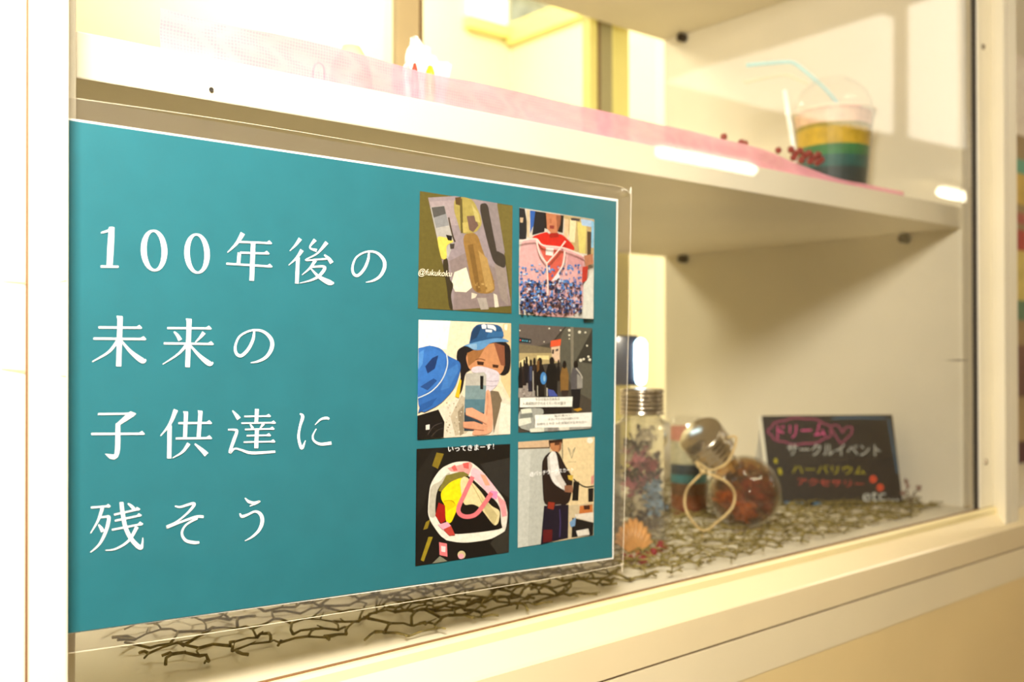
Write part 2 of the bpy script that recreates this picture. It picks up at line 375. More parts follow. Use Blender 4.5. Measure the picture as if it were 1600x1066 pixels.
def rb(*p): return [('r', list(p))]
def ell(cx_, cy_, rx, ry, tw, tt, tilt=-6):
    pts = []
    for k in range(33):
        a = 2*PI*k/32; x, y = (rx-tw/2)*math.cos(a), (ry-tt/2)*math.sin(a)
        pts.append((cx_+x-y*math.tan(math.radians(tilt))*.35, cy_+y, tt+(tw-tt)*abs(math.cos(a))**1.3))
    return [('R', pts)]
NO = [(1412,222,8),(1407,258,12),(1388,300,13),(1360,328,13),(1340,318,12),(1336,286,10),(1354,243,8),(1400,218,8),(1447,222,11),(1480,255,15),(1483,293,16),(1463,331,13),(1430,352,9),(1398,359,3)]
NO2 = [(790+(x-1333)*180/157, 577+(y-213)*156/147, w_*1.12) for x, y, w_ in NO]
G = {}
GL = [
 (cropA, rb((172,130,6),(205,120,10),(226,106,12)) + rb((221,104,24),(216,190,28),(211,285,26)) + rb((170,286,9),(252,287,9)) ),
 (cropA, ell(417,212,61,96,26,9)), (cropA, ell(616,226,59,93,25,9)),
 (cropA, rb((828,132,22),(800,178,14),(757,221,4)) + hz(812,172,960,178) + hz(815,222,948,226) + rb((812,222,16),(807,278,16)) + hz(752,273,962,286) + rb((876,174,21),(869,352,21))),
 (cropA, rb((1094,157,18),(1072,187,11),(1045,214,3)) + rb((1102,210,18),(1077,246,11),(1040,280,3)) + rb((1083,244,17),(1078,365,17))
   + rb((1163,162,17),(1138,198,7),(1170,212,15)) + rb((1217,174,18),(1172,226,8),(1118,256,6),(1170,254,8),(1222,250,8)) + rb((1205,232,7),(1226,250,15),(1240,270,18))
   + rb((1163,258,16),(1140,292,10),(1102,325,3)) + rb((1148,288,8),(1200,286,11),(1205,300,15),(1178,332,13),(1140,351,8),(1092,363,3)) + rb((1140,292,5),(1178,332,14),(1228,360,24),(1250,362,6))),
 (cropA, rb(*NO)),
 (cropA, hz(160,568,358,570) + hz(137,620,377,622) + vt(260,520,253,748,23) + rb((250,628,14),(207,682,10),(131,727,3)) + rb((264,628,7),(308,680,15),(362,722,24),(378,716,5))),
 (cropA, hz(478,571,680,573) + hz(462,642,690,645) + vt(580,532,572,752,22) + rb((510,588,6),(526,606,14),(538,627,18)) + rb((648,592,18),(630,615,11),(608,637,4)) + rb((568,648,14),(528,692,9),(457,739,3)) + rb((582,648,7),(624,696,15),(672,735,23),(690,730,5))),
 (cropA, rb(*NO2)),
 (cropB, rb((158,140,8),(300,138,8)) + [('p', [(290,141),(308,128),(334,138),(322,150),(258,190),(244,184)])] + rb((250,184,20),(248,298,22),(240,338,16)) + [('p', [(250,318),(246,342),(232,350),(212,346),(190,324),(230,328)])] + hz(127,232,370,231)),
 (cropB, rb((518,120,20),(490,186,13),(447,241,3)) + rb((489,192,19),(487,345,19)) + hz(530,182,682,181) + hz(518,253,682,251) + vt(565,132,560,250,18) + vt(632,128,623,250,18) + rb((578,276,17),(548,316,10),(503,343,3)) + rb((606,278,7),(640,308,18),(660,328,23))),
 (cropB, rb((780,124,5),(795,142,14),(810,162,20)) + rb((760,212,7),(793,213,10),(800,222,13),(786,262,15),(768,318,12),(790,300,8),(820,306,9),(870,320,13),(978,314,10)) + hz(835,151,955,149,7,.8) + rb((893,116,18),(890,180,16)) + hz(822,182,978,180,7,.8)
   + rb((862,186,5),(874,206,13)) + rb((924,184,14),(906,208,4)) + hz(838,211,972,208,7,.8) + hz(846,240,956,238,7,.8) + hz(832,270,976,267,7,.8) + rb((893,208,18),(890,298,18))),
 (cropB, rb((1092,138,6),(1105,152,15),(1092,200,11),(1086,245,12),(1094,285,13),(1103,296,14),(1118,262,3)) + rb((1162,190,3),(1188,165,9),(1215,158,12),(1228,163,9)) + rb((1168,208,4),(1152,240,8),(1158,264,10),(1188,279,13),(1238,274,15))),
 (cropB, rb((125,573,8),(198,567,8)) + [('p', [(190,571),(204,556),(216,566),(210,573)])] + rb((178,574,15),(158,632,10),(123,692,3)) + rb((160,620,7),(196,615,9),(208,622,15),(194,682,14),(164,742,9),(122,781,3)) + rb((160,652,6),(172,668,14),(180,684,17))
   + rb((232,606,8),(330,584,8)) + [('p', [(322,588),(338,570),(353,580),(346,586)])] + rb((236,634,8),(340,612,8)) + [('p', [(332,616),(346,599),(360,608),(354,614)])] + rb((222,676,8),(345,652,8)) + [('p', [(336,656),(352,638),(367,648),(360,655)])]
   + rb((266,548,17),(272,600,18),(286,668,18),(316,724,19),(352,758,20),(362,744,10),(365,712,3)) + rb((338,662,16),(300,726,11),(240,764,7),(192,771,3)) + rb((296,554,5),(312,566,13),(324,580,15))),
 (cropB, rb((514,566,6),(540,570,9),(590,555,11),(603,560,13),(572,598,9),(520,640,8),(474,664,14),(540,640,9),(610,616,11),(646,616,12)) + rb((618,622,10),(566,652,8),(546,690,10),(562,724,13),(600,735,14),(626,734,10))),
 (cropB, rb((838,528,4),(856,546,13),(882,550,10),(906,544,9),(884,556,8),(860,566,4)) + rb((814,600,6),(824,614,13),(850,606,10),(884,591,10),(910,604,16),(918,636,17),(904,676,14),(872,708,9),(838,727,3))),
]
for conv, strokes in GL:
    bm = bmesh.new(); z = .0010
    for kind, pts in strokes:
        if kind == 'p': bm.faces.new([bm.verts.new(pp(*conv(*q), z)) for q in pts])
        else: ribbon(bm, pts, z, conv, smooth=(kind == 'r'))
        z += .000004
    obj('letter', bm, M['ink_white'], poster, recalc=False)

# --- the six printed photographs
class Photo:
    def __init__(s, x0, y0, sc, quad, base):
        s.c = lambda x, y: (x0+x/sc, y0+y/sc); s.v = []; s.f = []; s.k = []; s.z = .0009; s.q = quad; s.poly(quad, base)
    def poly(s, pts, col):
        if len(pts) >= 7:
            for _ in range(2): pts = [q for a, b in zip(pts, list(pts[1:])+[pts[0]]) for q in ((a[0]*.8+b[0]*.2, a[1]*.8+b[1]*.2), (a[0]*.2+b[0]*.8, a[1]*.2+b[1]*.8))]
        i = len(s.v); s.v += [tuple(pp(*s.c(*p), s.z)) for p in pts]; s.f.append(tuple(range(i, i+len(pts)))); s.k.append(lin(col)); s.z += .000004
    def line(s, pts, wd, col, smooth=True):
        pts = spline(pts, 5) if smooth else pts; n = len(pts); L = []; R_ = []
        for i, (x, y) in enumerate(pts):
            a, b = pts[max(i-1, 0)], pts[min(i+1, n-1)]; tx, ty = b[0]-a[0], b[1]-a[1]; l = math.hypot(tx, ty) or 1
            L.append((x-ty/l*wd/2, y+tx/l*wd/2)); R_.append((x+ty/l*wd/2, y-tx/l*wd/2))
        for i in range(n-1): s.poly((L[i], L[i+1], R_[i+1], R_[i]), col)
    def oval(s, cx_, cy_, rx, ry, col, n=14): s.poly([(cx_+rx*math.cos(2*PI*k/n), cy_+ry*math.sin(2*PI*k/n)) for k in range(n)], col)
    def bits(s, x0, x1, y0, y1, n, size, cols, inside=None):
        for _ in range(n):
            x, y = random.uniform(x0, x1), random.uniform(y0, y1)
            if inside and not inside(x, y): continue
            a = random.uniform(.4, 1)*size; b = random.uniform(.4, 1)*size; t = random.uniform(0, 1)
            s.poly([(x-a, y-b*t), (x+a*t, y-b), (x+a, y+b*t), (x-a*t, y+b)], random.choice(cols))
    def build(s):
        me = bpy.data.meshes.new('printed_photo'); me.from_pydata(s.v, [], s.f)
        ca = me.color_attributes.new('ink', 'FLOAT_COLOR', 'CORNER'); i = 0
        for f, k in zip(s.f, s.k):
            for _ in f: ca.data[i].color = (*k, 1); i += 1
        s.o = link('printed_photo', me, M['print'], poster); return s.o
    def text(s, body, x0, y0, x1, y1, hgt, m, shear=0):
        a, b = pp(*s.c(x0, y0), s.z+.0003), pp(*s.c(x1, y1), s.z+.0003); t = pp(*s.c(x0, y0-hgt), s.z+.0003)
        return text_on('caption', body, a, b, t, m, s.o, shear)
SC_C, SC_D, SC_E = 1454/300, 1599/300, 1523/300
# 1: mirror selfie of a jacket and long skirt
f = Photo(640, 280, SC_C, [(78,90),(780,200),(772,1018),(62,978)], (100, 90, 42))
f.poly([(140,140),(345,128),(665,182),(768,960),(330,992),(250,640)], (152, 138, 142))
f.poly([(150,170),(340,160),(372,350),(200,350)], (166, 150, 152))
f.poly([(158,215),(262,200),(335,480),(290,600),(245,600),(222,500)], (176, 172, 166))
f.poly([(165,215),(262,203),(276,262),(182,292)], (84, 82, 80)); f.poly([(182,292),(276,262),(300,350),(200,370)], (140, 140, 142))
f.line([(296,290),(310,360),(330,440),(345,475)], 11, (70, 56, 38))
f.poly([(300,620),(420,560),(700,700),(768,960),(330,990),(340,820)], (140, 124, 122))
f.poly([(340,705),(430,668),(472,820),(430,856),(345,852),(316,790)], (230, 224, 200))
f.poly([(245,620),(290,590),(300,755),(336,800),(310,880),(332,990),(300,986),(280,800)], (58, 50, 34))
f.poly([(520,190),(590,178),(612,300),(660,545),(725,572),(728,682),(640,640),(600,520)], (62, 55, 48))
f.poly([(592,180),(662,190),(738,650),(722,560),(660,545),(618,320)], (142, 130, 130))
f.poly([(662,190),(778,203),(772,1010),(745,700)], (112, 100, 50)); f.poly([(640,640),(728,682),(745,960),(690,900)], (150, 136, 128))
f.poly([(338,150),(400,132),(482,155),(540,280),(548,345),(505,405),(390,416),(365,330),(335,240)], (168, 152, 82))
f.poly([(378,150),(398,145),(408,405),(388,410)], (98, 86, 46)); f.poly([(400,330),(470,320),(460,395),(405,405)], (186, 168, 96))
f.poly([(345,140),(390,134),(380,200),(350,190)], (92, 70, 40)); f.poly([(432,280),(492,276),(522,350),(482,402),(452,384)], (112, 86, 76))
f.poly([(470,190),(520,260),(535,330),(500,320)], (190, 176, 110))
f.poly([(395,418),(510,402),(560,560),(620,700),(652,840),(600,870),(510,862),(470,822),(440,640)], (150, 114, 60))
f.poly([(520,540),(588,600),(640,830),(582,862)], (176, 142, 84)); f.poly([(440,500),(480,490),(540,850),(508,856)], (124, 92, 46))
f.bits(500, 640, 760, 860, 22, 9, [(190,158,98),(140,104,54),(164,130,74)])
f.poly([(470,860),(512,872),(500,896),(468,908)], (216, 206, 186)); f.poly([(635,865),(662,878),(676,968),(645,972)], (220, 210, 190))
f.poly([(510,900),(580,900),(600,985),(540,990)], (170, 160, 150))
f.poly([(208,432),(270,440),(345,470),(275,500),(285,600),(242,612),(216,500)], (226, 202, 92)); f.poly([(275,420),(322,430),(318,468),(290,462)], (26, 22, 20))
f.poly([(305,490),(340,488),(336,524),(308,528)], (70, 62, 56))
f.build(); f.text('@fukukoku', 66, 738, 322, 752, 62, mat('cream_print', (236, 222, 196), .4, noise=.02), .3)
# 2: person in red holding a flowered blouse
f = Photo(640, 280, SC_C, [(830,215),(1398,305),(1392,1060),(828,1025)], (206, 198, 186))
f.poly([(830,217),(872,224),(892,350),(882,460),(830,455)], (36, 35, 40)); f.poly([(886,232),(912,235),(906,440),(888,440)], (204, 184, 152))
f.poly([(912,236),(952,242),(942,340),(914,410)], (44, 92, 172)); f.poly([(952,242),(1022,252),(1022,400),(928,424)], (32, 29, 34))
f.poly([(836,290),(862,292),(858,330),(838,328)], (196, 170, 140))
f.poly([(1165,272),(1397,308),(1392,580),(1240,545)], (186, 162, 112))
for q, k in (([(1172,300),(1205,305),(1200,450),(1170,440)], (226,190,150)), ([(1215,305),(1262,318),(1250,480),(1208,470)], (232,216,172)), ([(1270,325),(1340,340),(1330,565),(1285,560)], (216,202,116)),
             ([(1345,395),(1378,400),(1372,590),(1345,590)], (74,58,42)), ([(1296,300),(1385,315),(1378,362),(1305,350)], (168,196,228)), ([(1378,318),(1396,322),(1392,520),(1376,520)], (130,190,225)), ([(1222,292),(1290,300),(1288,318),(1222,312)], (60,52,60))): f.poly(q, k)
f.poly([(1018,252),(1168,275),(1160,408),(1020,372)], (32, 23, 20))
f.poly([(1034,255),(1146,272),(1142,340),(1118,404),(1076,416),(1040,372)], (192, 122, 86)); f.poly([(1060,350),(1098,352),(1092,378),(1062,374)], (140, 52, 46))
f.poly([(1060,300),(1075,300),(1078,335),(1062,335)], (170,100,68)); f.poly([(1110,275),(1146,273),(1142,340),(1118,404)], (150, 90, 62))
f.poly([(908,442),(1038,396),(1060,420),(1120,412),(1160,420),(1242,500),(1252,548),(1000,524)], (204, 36, 26)); f.poly([(1060,410),(1125,405),(1130,440),(1060,445)], (160, 26, 20))
f.poly([(828,462),(958,450),(1000,500),(1170,520),(1322,580),(1328,700),(1310,1055),(828,1025)], (218, 168, 168))
f.poly([(965,482),(1030,520),(1168,545),(1150,680),(1045,800),(1038,640)], (206, 92, 76))
f.poly([(1200,560),(1320,590),(1300,700),(1190,650)], (206, 150, 152))
f.poly([(1033,518),(1092,525),(1086,582),(1030,572)], (238, 228, 222))
BL = [(62,102,168), (92,142,204), (48,56,92), (112,82,92), (196,202,224), (70,120,190), (140,130,170), (40,44,72)]
f.bits(832, 1305, 640, 800, 120, 13, BL[:2]+BL[4:7]+[(214,170,176)]); f.bits(840, 1300, 770, 1008, 420, 13, BL); f.bits(840, 1298, 930, 1010, 120, 12, [(40,44,72),(96,70,70),(60,90,150)])
for q in ([(960,450),(985,565),(1040,637)], [(1040,637),(1110,560),(1180,470)], [(1175,545),(1160,650),(1080,772)], [(1038,637),(1046,760),(1046,880)], [(830,468),(955,452),(1010,500),(1170,522),(1320,582)]): f.line(q, 10, (240, 214, 204))
f.poly([(1080,770),(1125,710),(1140,740),(1110,765)], (220, 220, 230))
f.poly([(1320,580),(1388,566),(1391,640),(1332,664)], (176, 116, 86)); f.poly([(1308,664),(1352,660),(1342,772),(1306,782)], (184, 52, 40))
f.poly([(1316,800),(1393,690),(1392,1058),(1312,1055)], (216, 216, 206))
f.build()
# 3: two bucket hats and a phone
f = Photo(640, 490, SC_D, [(75,52),(845,82),(838,1005),(63,1048)], (236, 220, 190))
f.poly([(75,52),(340,62),(310,300),(75,285)], (252, 248, 238)); f.poly([(780,85),(845,84),(842,720),(760,560)], (226, 200, 150)); f.poly([(790,92),(815,92),(812,140),(790,135)], (255,240,220))
f.poly([(240,800),(440,680),(700,640),(840,740),(838,1004),(280,1032)], (228, 218, 198)); f.poly([(430,680),(620,800),(470,1000),(380,1020),(340,860)], (196, 182, 156)); f.poly([(400,820),(450,760),(450,1000),(420,1020)], (150,136,112))
f.poly([(670,640),(740,650),(770,720),(700,1000),(690,800)], (124, 108, 86)); f.poly([(760,740),(840,760),(838,1004),(740,1004)], (240,232,214))
f.bits(300, 440, 720, 1000, 40, 9, [(206,194,170),(170,156,130),(236,228,210)])
f.poly([(398,300),(470,262),(600,250),(842,228),(842,480),(780,524),(700,480),(470,462),(440,640),(408,690),(430,500),(388,380)], (28, 24, 28))
f.poly([(480,330),(560,292),(700,240),(782,270),(792,460),(742,520),(500,482),(468,380)], (204, 142, 98)); f.poly([(478,330),(640,262),(580,370),(490,440)], (158, 106, 62)); f.poly([(700,240),(790,270),(795,440),(760,430)], (140, 84, 60))
f.poly([(560,396),(620,404),(614,432),(566,428)], (64, 36, 26)); f.poly([(690,424),(742,430),(736,454),(692,450)], (64, 36, 26)); f.line([(550,385),(590,378),(630,390)], 7, (110,66,40))
f.poly([(500,232),(520,130),(572,84),(762,92),(790,210),(700,208),(560,262),(494,252)], (38, 84, 132)); f.poly([(512,160),(560,100),(600,110),(560,200),(508,230)], (26, 58, 96)); f.poly([(660,150),(780,150),(785,190),(640,200)], (50,104,156))
f.poly([(440,272),(500,250),(700,204),(790,208),(842,238),(680,236),(610,300),(545,310),(480,272)], (94, 148, 198)); f.poly([(480,262),(560,250),(560,300),(520,295)], (140, 180, 215))
for q in ([(598,95),(622,88),(640,98),(638,126),(604,128)], [(645,92),(700,98),(720,120),(718,148),(690,128),(650,122)], [(632,132),(688,136),(684,158),(634,152)]): f.poly(q, (236, 238, 240))
f.poly([(515,450),(590,434),(752,482),(742,590),(660,662),(622,640),(620,500),(515,492)], (216, 206, 216)); f.line([(640,560),(690,565),(740,560)], 5, (180,165,178)); f.line([(640,600),(690,605),(725,598)], 5, (180,165,178))
f.poly([(378,692),(418,540),(432,560),(412,704)], (228, 184, 34))
f.poly([(466,500),(620,488),(640,510),(638,620),(464,610)], (186, 182, 172)); f.poly([(464,600),(638,600),(630,720),(460,720)], (126, 150, 154)); f.poly([(460,715),(630,715),(622,830),(456,830)], (86, 124, 138)); f.poly([(456,825),(622,825),(604,975),(454,975)], (44, 62, 74))
f.poly([(588,520),(616,520),(613,632),(588,630)], (20, 20, 22))
SK = (226, 166, 132)
f.poly([(628,840),(634,650),(655,630),(672,660),(694,830),(692,1004),(512,1018),(540,962),(600,955)], SK); f.poly([(468,790),(520,784),(640,850),(650,920),(560,880),(468,842)], SK); f.poly([(446,902),(540,900),(650,940),(640,985),(540,962),(446,948)], (218,156,122))
f.line([(470,846),(560,882),(640,925)], 6, (168,104,78)); f.line([(450,952),(540,966),(620,975)], 6, (168,104,78)); f.line([(640,850),(652,760),(650,660)], 5, (190,128,98))
f.poly([(72,290),(170,264),(262,290),(312,350),(420,400),(428,460),(380,620),(250,762),(65,850)], (48, 104, 180)); f.poly([(74,288),(170,266),(302,345),(295,480),(230,600),(68,700)], (56, 116, 196))
f.poly([(130,440),(190,370),(240,348),(210,460),(150,500)], (24, 54, 108)); f.poly([(88,610),(200,540),(230,560),(150,640)], (34, 76, 140)); f.poly([(74,330),(120,300),(110,420),(72,470)], (80,142,214)); f.poly([(300,480),(400,420),(410,470),(330,620),(260,640)], (64,122,196)); f.poly([(90,760),(230,700),(180,770),(70,830)], (38,88,158))
f.line([(308,338),(315,430),(270,552),(180,650),(68,705)], 9, (206, 220, 230))
f.poly([(65,852),(240,800),(290,902),(282,1032),(63,1047)], (22, 19, 19)); f.line([(150,1010),(200,940),(270,910)], 6, (70,62,60)); f.line([(180,1025),(230,975),(280,955)], 6, (60,54,52)); f.poly([(135,930),(167,924),(166,966),(135,970)], (232, 226, 216))
f.build()
# 4: queue of people in a hall
f = Photo(640, 490, SC_D, [(912,88),(1522,122),(1512,960),(905,992)], (74, 68, 60))
f.poly([(912,88),(1300,110),(1180,240),(912,310)], (98, 88, 82)); f.poly([(912,255),(1060,270),(1180,290),(1180,340),(912,350)], (120, 108, 84)); f.poly([(912,330),(1250,330),(1250,410),(912,440)], (176, 158, 112)); f.poly([(1060,350),(1160,350),(1160,385),(1060,380)], (232, 214, 150)); f.poly([(912,400),(990,360),(1000,420),(912,450)], (236, 218, 160))
f.poly([(1290,110),(1522,122),(1515,720),(1370,640),(1250,390),(1255,220)], (92, 90, 78)); f.poly([(1340,112),(1365,114),(1365,500),(1345,500)], (130, 124, 108)); f.poly([(1522,130),(1520,420),(1380,400)], (56, 54, 48)); f.line([(1300,112),(1230,190),(1200,240)], 9, (50,46,42), False)
f.poly([(912,198),(1016,214),(1013,250),(912,240)], (24, 38, 46))
for x, k in ((922,(206,70,70)), (942,(80,160,180)), (960,(70,140,160)), (978,(90,150,170)), (1000,(150,150,150))): f.oval(x, 222+(x-922)*.14, 7, 8, k, 8)
f.poly([(1176,228),(1262,212),(1256,268),(1172,280)], (222, 88, 52)); f.poly([(1178,282),(1252,270),(1250,410),(1190,385)], (222, 190, 160)); f.poly([(1186,300),(1204,300),(1200,340),(1186,335)], (60,50,46)); f.poly([(1215,300),(1240,292),(1238,312),(1215,316)], (70,60,56))
for x, y, r in ((918,142,6), (1163,125,7), (1258,140,6), (1330,140,11), (1330,180,9), (1415,155,13), (1464,158,8), (1478,268,8), (1330,210,6), (1425,390,14), (1450,380,10), (1490,360,10), (1500,385,12), (1120,236,5)): f.oval(x, y, r, r, (226, 222, 200), 10)
f.poly([(908,560),(1010,540),(1060,700),(905,700)], (150, 140, 132)); f.bits(912, 1030, 580, 690, 26, 9, [(110,100,94),(176,168,160)])
for cx_, hy, wd, by, k in ((925,430,22,620,(26,22,24)), (955,410,20,600,(40,30,30)), (975,385,24,580,(28,24,28)), (1010,410,26,650,(36,36,52)), (1040,395,28,640,(44,34,32)), (1085,395,46,690,(24,20,20)), (1185,390,52,690,(20,19,20)), (1240,410,20,560,(28,24,24)), (1290,420,38,650,(132,98,52)), (1385,420,46,640,(92,88,90))):
    f.poly([(cx_-wd*.55, hy+30), (cx_+wd*.5, hy+30), (cx_+wd*.9, hy+90), (cx_+wd*.85, by), (cx_-wd*.85, by), (cx_-wd*.95, hy+100)], k); f.oval(cx_, hy+6, wd*.42, 34, (30, 24, 22))
f.poly([(1060,400),(1080,390),(1080,470),(1060,490)], (110,76,40)); f.oval(1115, 540, 26, 52, (66, 134, 200)); f.oval(1122, 540, 9, 26, (150,190,220)); f.poly([(1000,440),(1020,440),(1018,560),(1002,560)], (60,70,100))
f.poly([(1345,632),(1425,630),(1414,790),(1360,782)], (28, 26, 30)); f.poly([(1265,640),(1325,640),(1310,700),(1270,700)], (56,44,40)); f.poly([(1395,500),(1440,540),(1440,620),(1395,625)], (150, 146, 138)); f.line([(1385,455),(1420,500),(1440,540)], 9, (190,184,170))
f.poly([(1150,630),(1200,640),(1235,690),(1160,690)], (70, 84, 160)); f.line([(1028,480),(1030,690)], 8, (176,172,160), False); f.line([(1145,620),(1145,690)], 9, (200,194,176), False); f.line([(1065,600),(1066,690)], 7, (180,176,160), False)
f.poly([(1360,800),(1420,785),(1440,800),(1400,818)], (190, 142, 44)); f.poly([(1110,785),(1350,780),(1350,830),(1110,840)], (40, 34, 32))
f.poly([(905,790),(1110,785),(1120,840),(1040,850),(1040,955),(1512,945),(1512,960),(905,992)], (164, 166, 158))
for q, k in (([(925,800),(1010,790),(1020,825),(935,835)], (226,230,210)), ([(910,880),(1005,862),(1015,910),(910,940)], (228,232,216)), ([(1000,960),(1120,950),(1120,985),(1005,990)], (222,226,210)), ([(920,840),(1020,830),(1030,865),(920,876)], (128,132,124)), ([(1240,945),(1330,940),(1330,970),(1250,975)], (226,224,208)), ([(1150,950),(1235,946),(1235,978),(1150,982)], (140,136,130))): f.poly(q, k)
f.poly([(920,702),(1358,694),(1353,776),(918,782)], (248, 248, 238)); f.poly([(1044,846),(1518,824),(1513,944),(1044,952)], (250, 249, 240))
f.build()
mk = mat('grey_print', (112, 106, 98), .5, noise=.05)
f.text('今日の服の交換会は', 1045, 728, 1250, 722, 24, mk); f.text('入場規制がされるくらいの大盛況', 940, 764, 1300, 758, 27, mk)
f.text('私が着ない', 1205, 862, 1350, 854, 18, mk); f.text('大きいサイズのお洋服たちは', 1155, 892, 1405, 880, 20, mk); f.text('お持ちくださった洋服好きな方の元へ', 1060, 932, 1475, 912, 21, mk)
# 5: tote bag full of clothes
f = Photo(640, 680, SC_E, [(55,110),(798,70),(788,930),(45,1040)], (24, 21, 19))
f.poly([(560,230),(797,180),(792,500),(690,430)], (46, 44, 42)); f.poly([(640,860),(760,720),(788,700),(788,930),(700,944)], (52, 50, 44)); f.poly([(60,300),(180,120),(240,112),(110,560),(60,640)], (34, 31, 28))
f.poly([(214,138),(272,150),(224,268),(178,244)], (132, 112, 34)); f.poly([(130,690),(166,668),(142,742),(108,752)], (140, 120, 34)); f.poly([(150,808),(184,808),(112,1004),(88,992)], (156, 136, 36))
f.poly([(165,385),(245,265),(350,214),(480,206),(580,288),(690,430),(755,515),(780,620),(768,720),(755,765),(640,830),(430,860),(265,832),(143,655),(150,500)], (238, 232, 218))
f.poly([(170,400),(240,370),(300,300),(330,300),(230,450),(205,660),(152,650),(157,500)], (196, 190, 172))
f.poly([(212,440),(300,330),(440,296),(600,440),(720,560),(726,700),(740,745),(560,772),(350,790),(280,760),(200,640)], (20, 16, 15))
f.poly([(228,440),(290,320),(420,285),(475,318),(340,372),(262,455)], (132, 122, 54))
f.poly([(248,450),(320,372),(430,330),(442,420),(400,520),(372,600),(328,702),(286,692),(282,560),(250,510)], (252, 226, 22)); f.poly([(270,530),(350,520),(370,560),(300,600)], (238, 204, 16)); f.line([(270,525),(330,520),(360,545)], 5, (170,140,10))
f.poly([(396,360),(442,318),(560,440),(640,560),(722,600),(705,700),(672,724),(560,575),(500,545),(425,560)], (238, 220, 166)); f.poly([(560,470),(640,560),(700,640),(670,716),(600,610)], (206, 190, 136)); f.line([(470,350),(540,470),(580,550)], 6, (190,170,110))
f.poly([(230,535),(282,560),(284,680),(250,702),(203,640)], (168, 30, 26))
f.poly([(300,262),(480,214),(500,240),(470,316),(440,292),(330,290)], (240, 164, 158)); f.poly([(330,255),(360,235),(380,280),(350,285)], (226,100,96)); f.poly([(420,225),(470,215),(470,270),(430,260)], (222,96,92)); f.poly([(500,250),(580,292),(700,440),(690,520),(640,490),(560,390),(480,320)], (246, 196, 206)); f.poly([(560,310),(600,320),(640,400),(600,400)], (240,170,140)); f.poly([(690,470),(760,530),(772,640),(735,650),(720,580)], (240, 160, 166)); f.poly([(640,440),(700,450),(690,510),(640,490)], (232,150,200))
f.line([(500,330),(440,460),(386,590),(430,645),(520,632),(590,550),(650,458)], 34, (236, 122, 130))
f.poly([(225,712),(300,688),(328,720),(262,752)], (246, 170, 190)); f.poly([(268,752),(328,720),(362,795),(316,800)], (196, 70, 60))
f.poly([(265,832),(430,858),(640,830),(755,765),(760,745),(560,778),(330,800)], (246, 242, 226))
f.poly([(234,850),(296,862),(300,965),(238,952)], (240, 128, 132)); f.poly([(250,880),(286,885),(284,930),(252,925)], (252, 226, 226)); f.poly([(180,1018),(240,960),(300,1000),(230,1012)], (132, 132, 112)); f.oval(412, 950, 32, 32, (214, 200, 150)); f.oval(408, 962, 24, 22, (240, 170, 184))
f.build(); f.text('いってきまーす！', 306, 134, 668, 112, 46, M['ink_white'])
# 6: person in a waistcoat in a room
f = Photo(640, 680, SC_E, [(862,55),(1468,15),(1458,795),(858,895)], (222, 204, 164))
f.poly([(862,56),(1112,38),(1112,98),(862,106)], (216, 184, 148)); f.line([(862,108),(1112,100)], 10, (90,72,58), False); f.poly([(862,114),(1112,106),(1112,500),(1040,866),(858,894)], (192, 194, 186)); f.poly([(862,114),(960,112),(940,882),(858,894)], (204,206,198))
f.poly([(1215,32),(1467,16),(1460,540),(1250,560),(1215,180)], (240, 216, 168)); f.line([(1212,60),(1214,190)], 6, (60,60,56), False)
f.line([(1258,98),(1285,185),(1312,98)], 9, (150,144,120), False); f.line([(1270,110),(1285,150),(1300,110)], 6, (170,162,134), False); f.line([(1255,214),(1322,212)], 4, (190,176,140), False)
f.oval(1430, 42, 24, 24, (255, 250, 236))
f.poly([(1250,560),(1458,540),(1455,796),(1255,826)], (214,196,160))
f.poly([(1102,42),(1216,30),(1214,64),(1180,58),(1140,80),(1108,96)], (52, 34, 24)); f.poly([(1114,66),(1206,54),(1202,112),(1176,142),(1140,132),(1116,104)], (192, 130, 86)); f.poly([(1150,60),(1206,54),(1204,76),(1150,82)], (92,56,38)); f.poly([(1190,60),(1206,56),(1202,112),(1180,140)], (150, 96, 64))
f.poly([(1048,225),(1070,170),(1115,130),(1182,130),(1232,240),(1292,330),(1292,430),(1262,560),(1066,572),(1054,400)], (42, 29, 26))
f.poly([(1093,175),(1130,124),(1165,140),(1192,310),(1242,392),(1228,442),(1140,385),(1098,282)], (240, 237, 232)); f.poly([(1150,330),(1192,312),(1242,392),(1228,442)], (222,214,206)); f.poly([(1093,175),(1110,160),(1125,350),(1098,282)], (210,206,200))
f.poly([(1066,562),(1262,552),(1256,818),(1040,868)], (32, 26, 42)); f.poly([(1100,530),(1152,536),(1142,592),(1094,582)], (152, 52, 36)); f.poly([(1060,752),(1132,748),(1130,842),(1058,852)], (98, 26, 30)); f.line([(1190,590),(1196,700),(1190,810)], 8, (70,60,110)); f.line([(1155,556),(1200,552)], 6, (150,140,140), False)
f.poly([(1228,400),(1292,398),(1296,458),(1230,452)], (152, 102, 76)); f.poly([(1254,320),(1298,318),(1292,362),(1260,352)], (218, 184, 72))
f.poly([(1300,368),(1346,370),(1338,520),(1288,520)], (26, 23, 22)); f.line([(1300,350),(1350,390),(1400,412),(1460,405)], 10, (30,26,24)); f.poly([(1416,424),(1460,420),(1456,528),(1418,530)], (28, 24, 24))
f.poly([(1350,562),(1450,550),(1452,622),(1345,624)], (206, 122, 62)); f.poly([(1380,560),(1430,556),(1430,590),(1385,592)], (70,40,30)); f.poly([(1308,630),(1458,612),(1458,694),(1320,656)], (236, 226, 210)); f.poly([(1290,656),(1458,696),(1455,794),(1285,812)], (30, 28, 28)); f.poly([(1320,760),(1418,742),(1428,790),(1335,805)], (232, 226, 214)); f.poly([(1268,692),(1320,650),(1312,720),(1280,732)], (122, 162, 204)); f.poly([(1440,330),(1461,315),(1460,385),(1440,395)], (226,150,140))
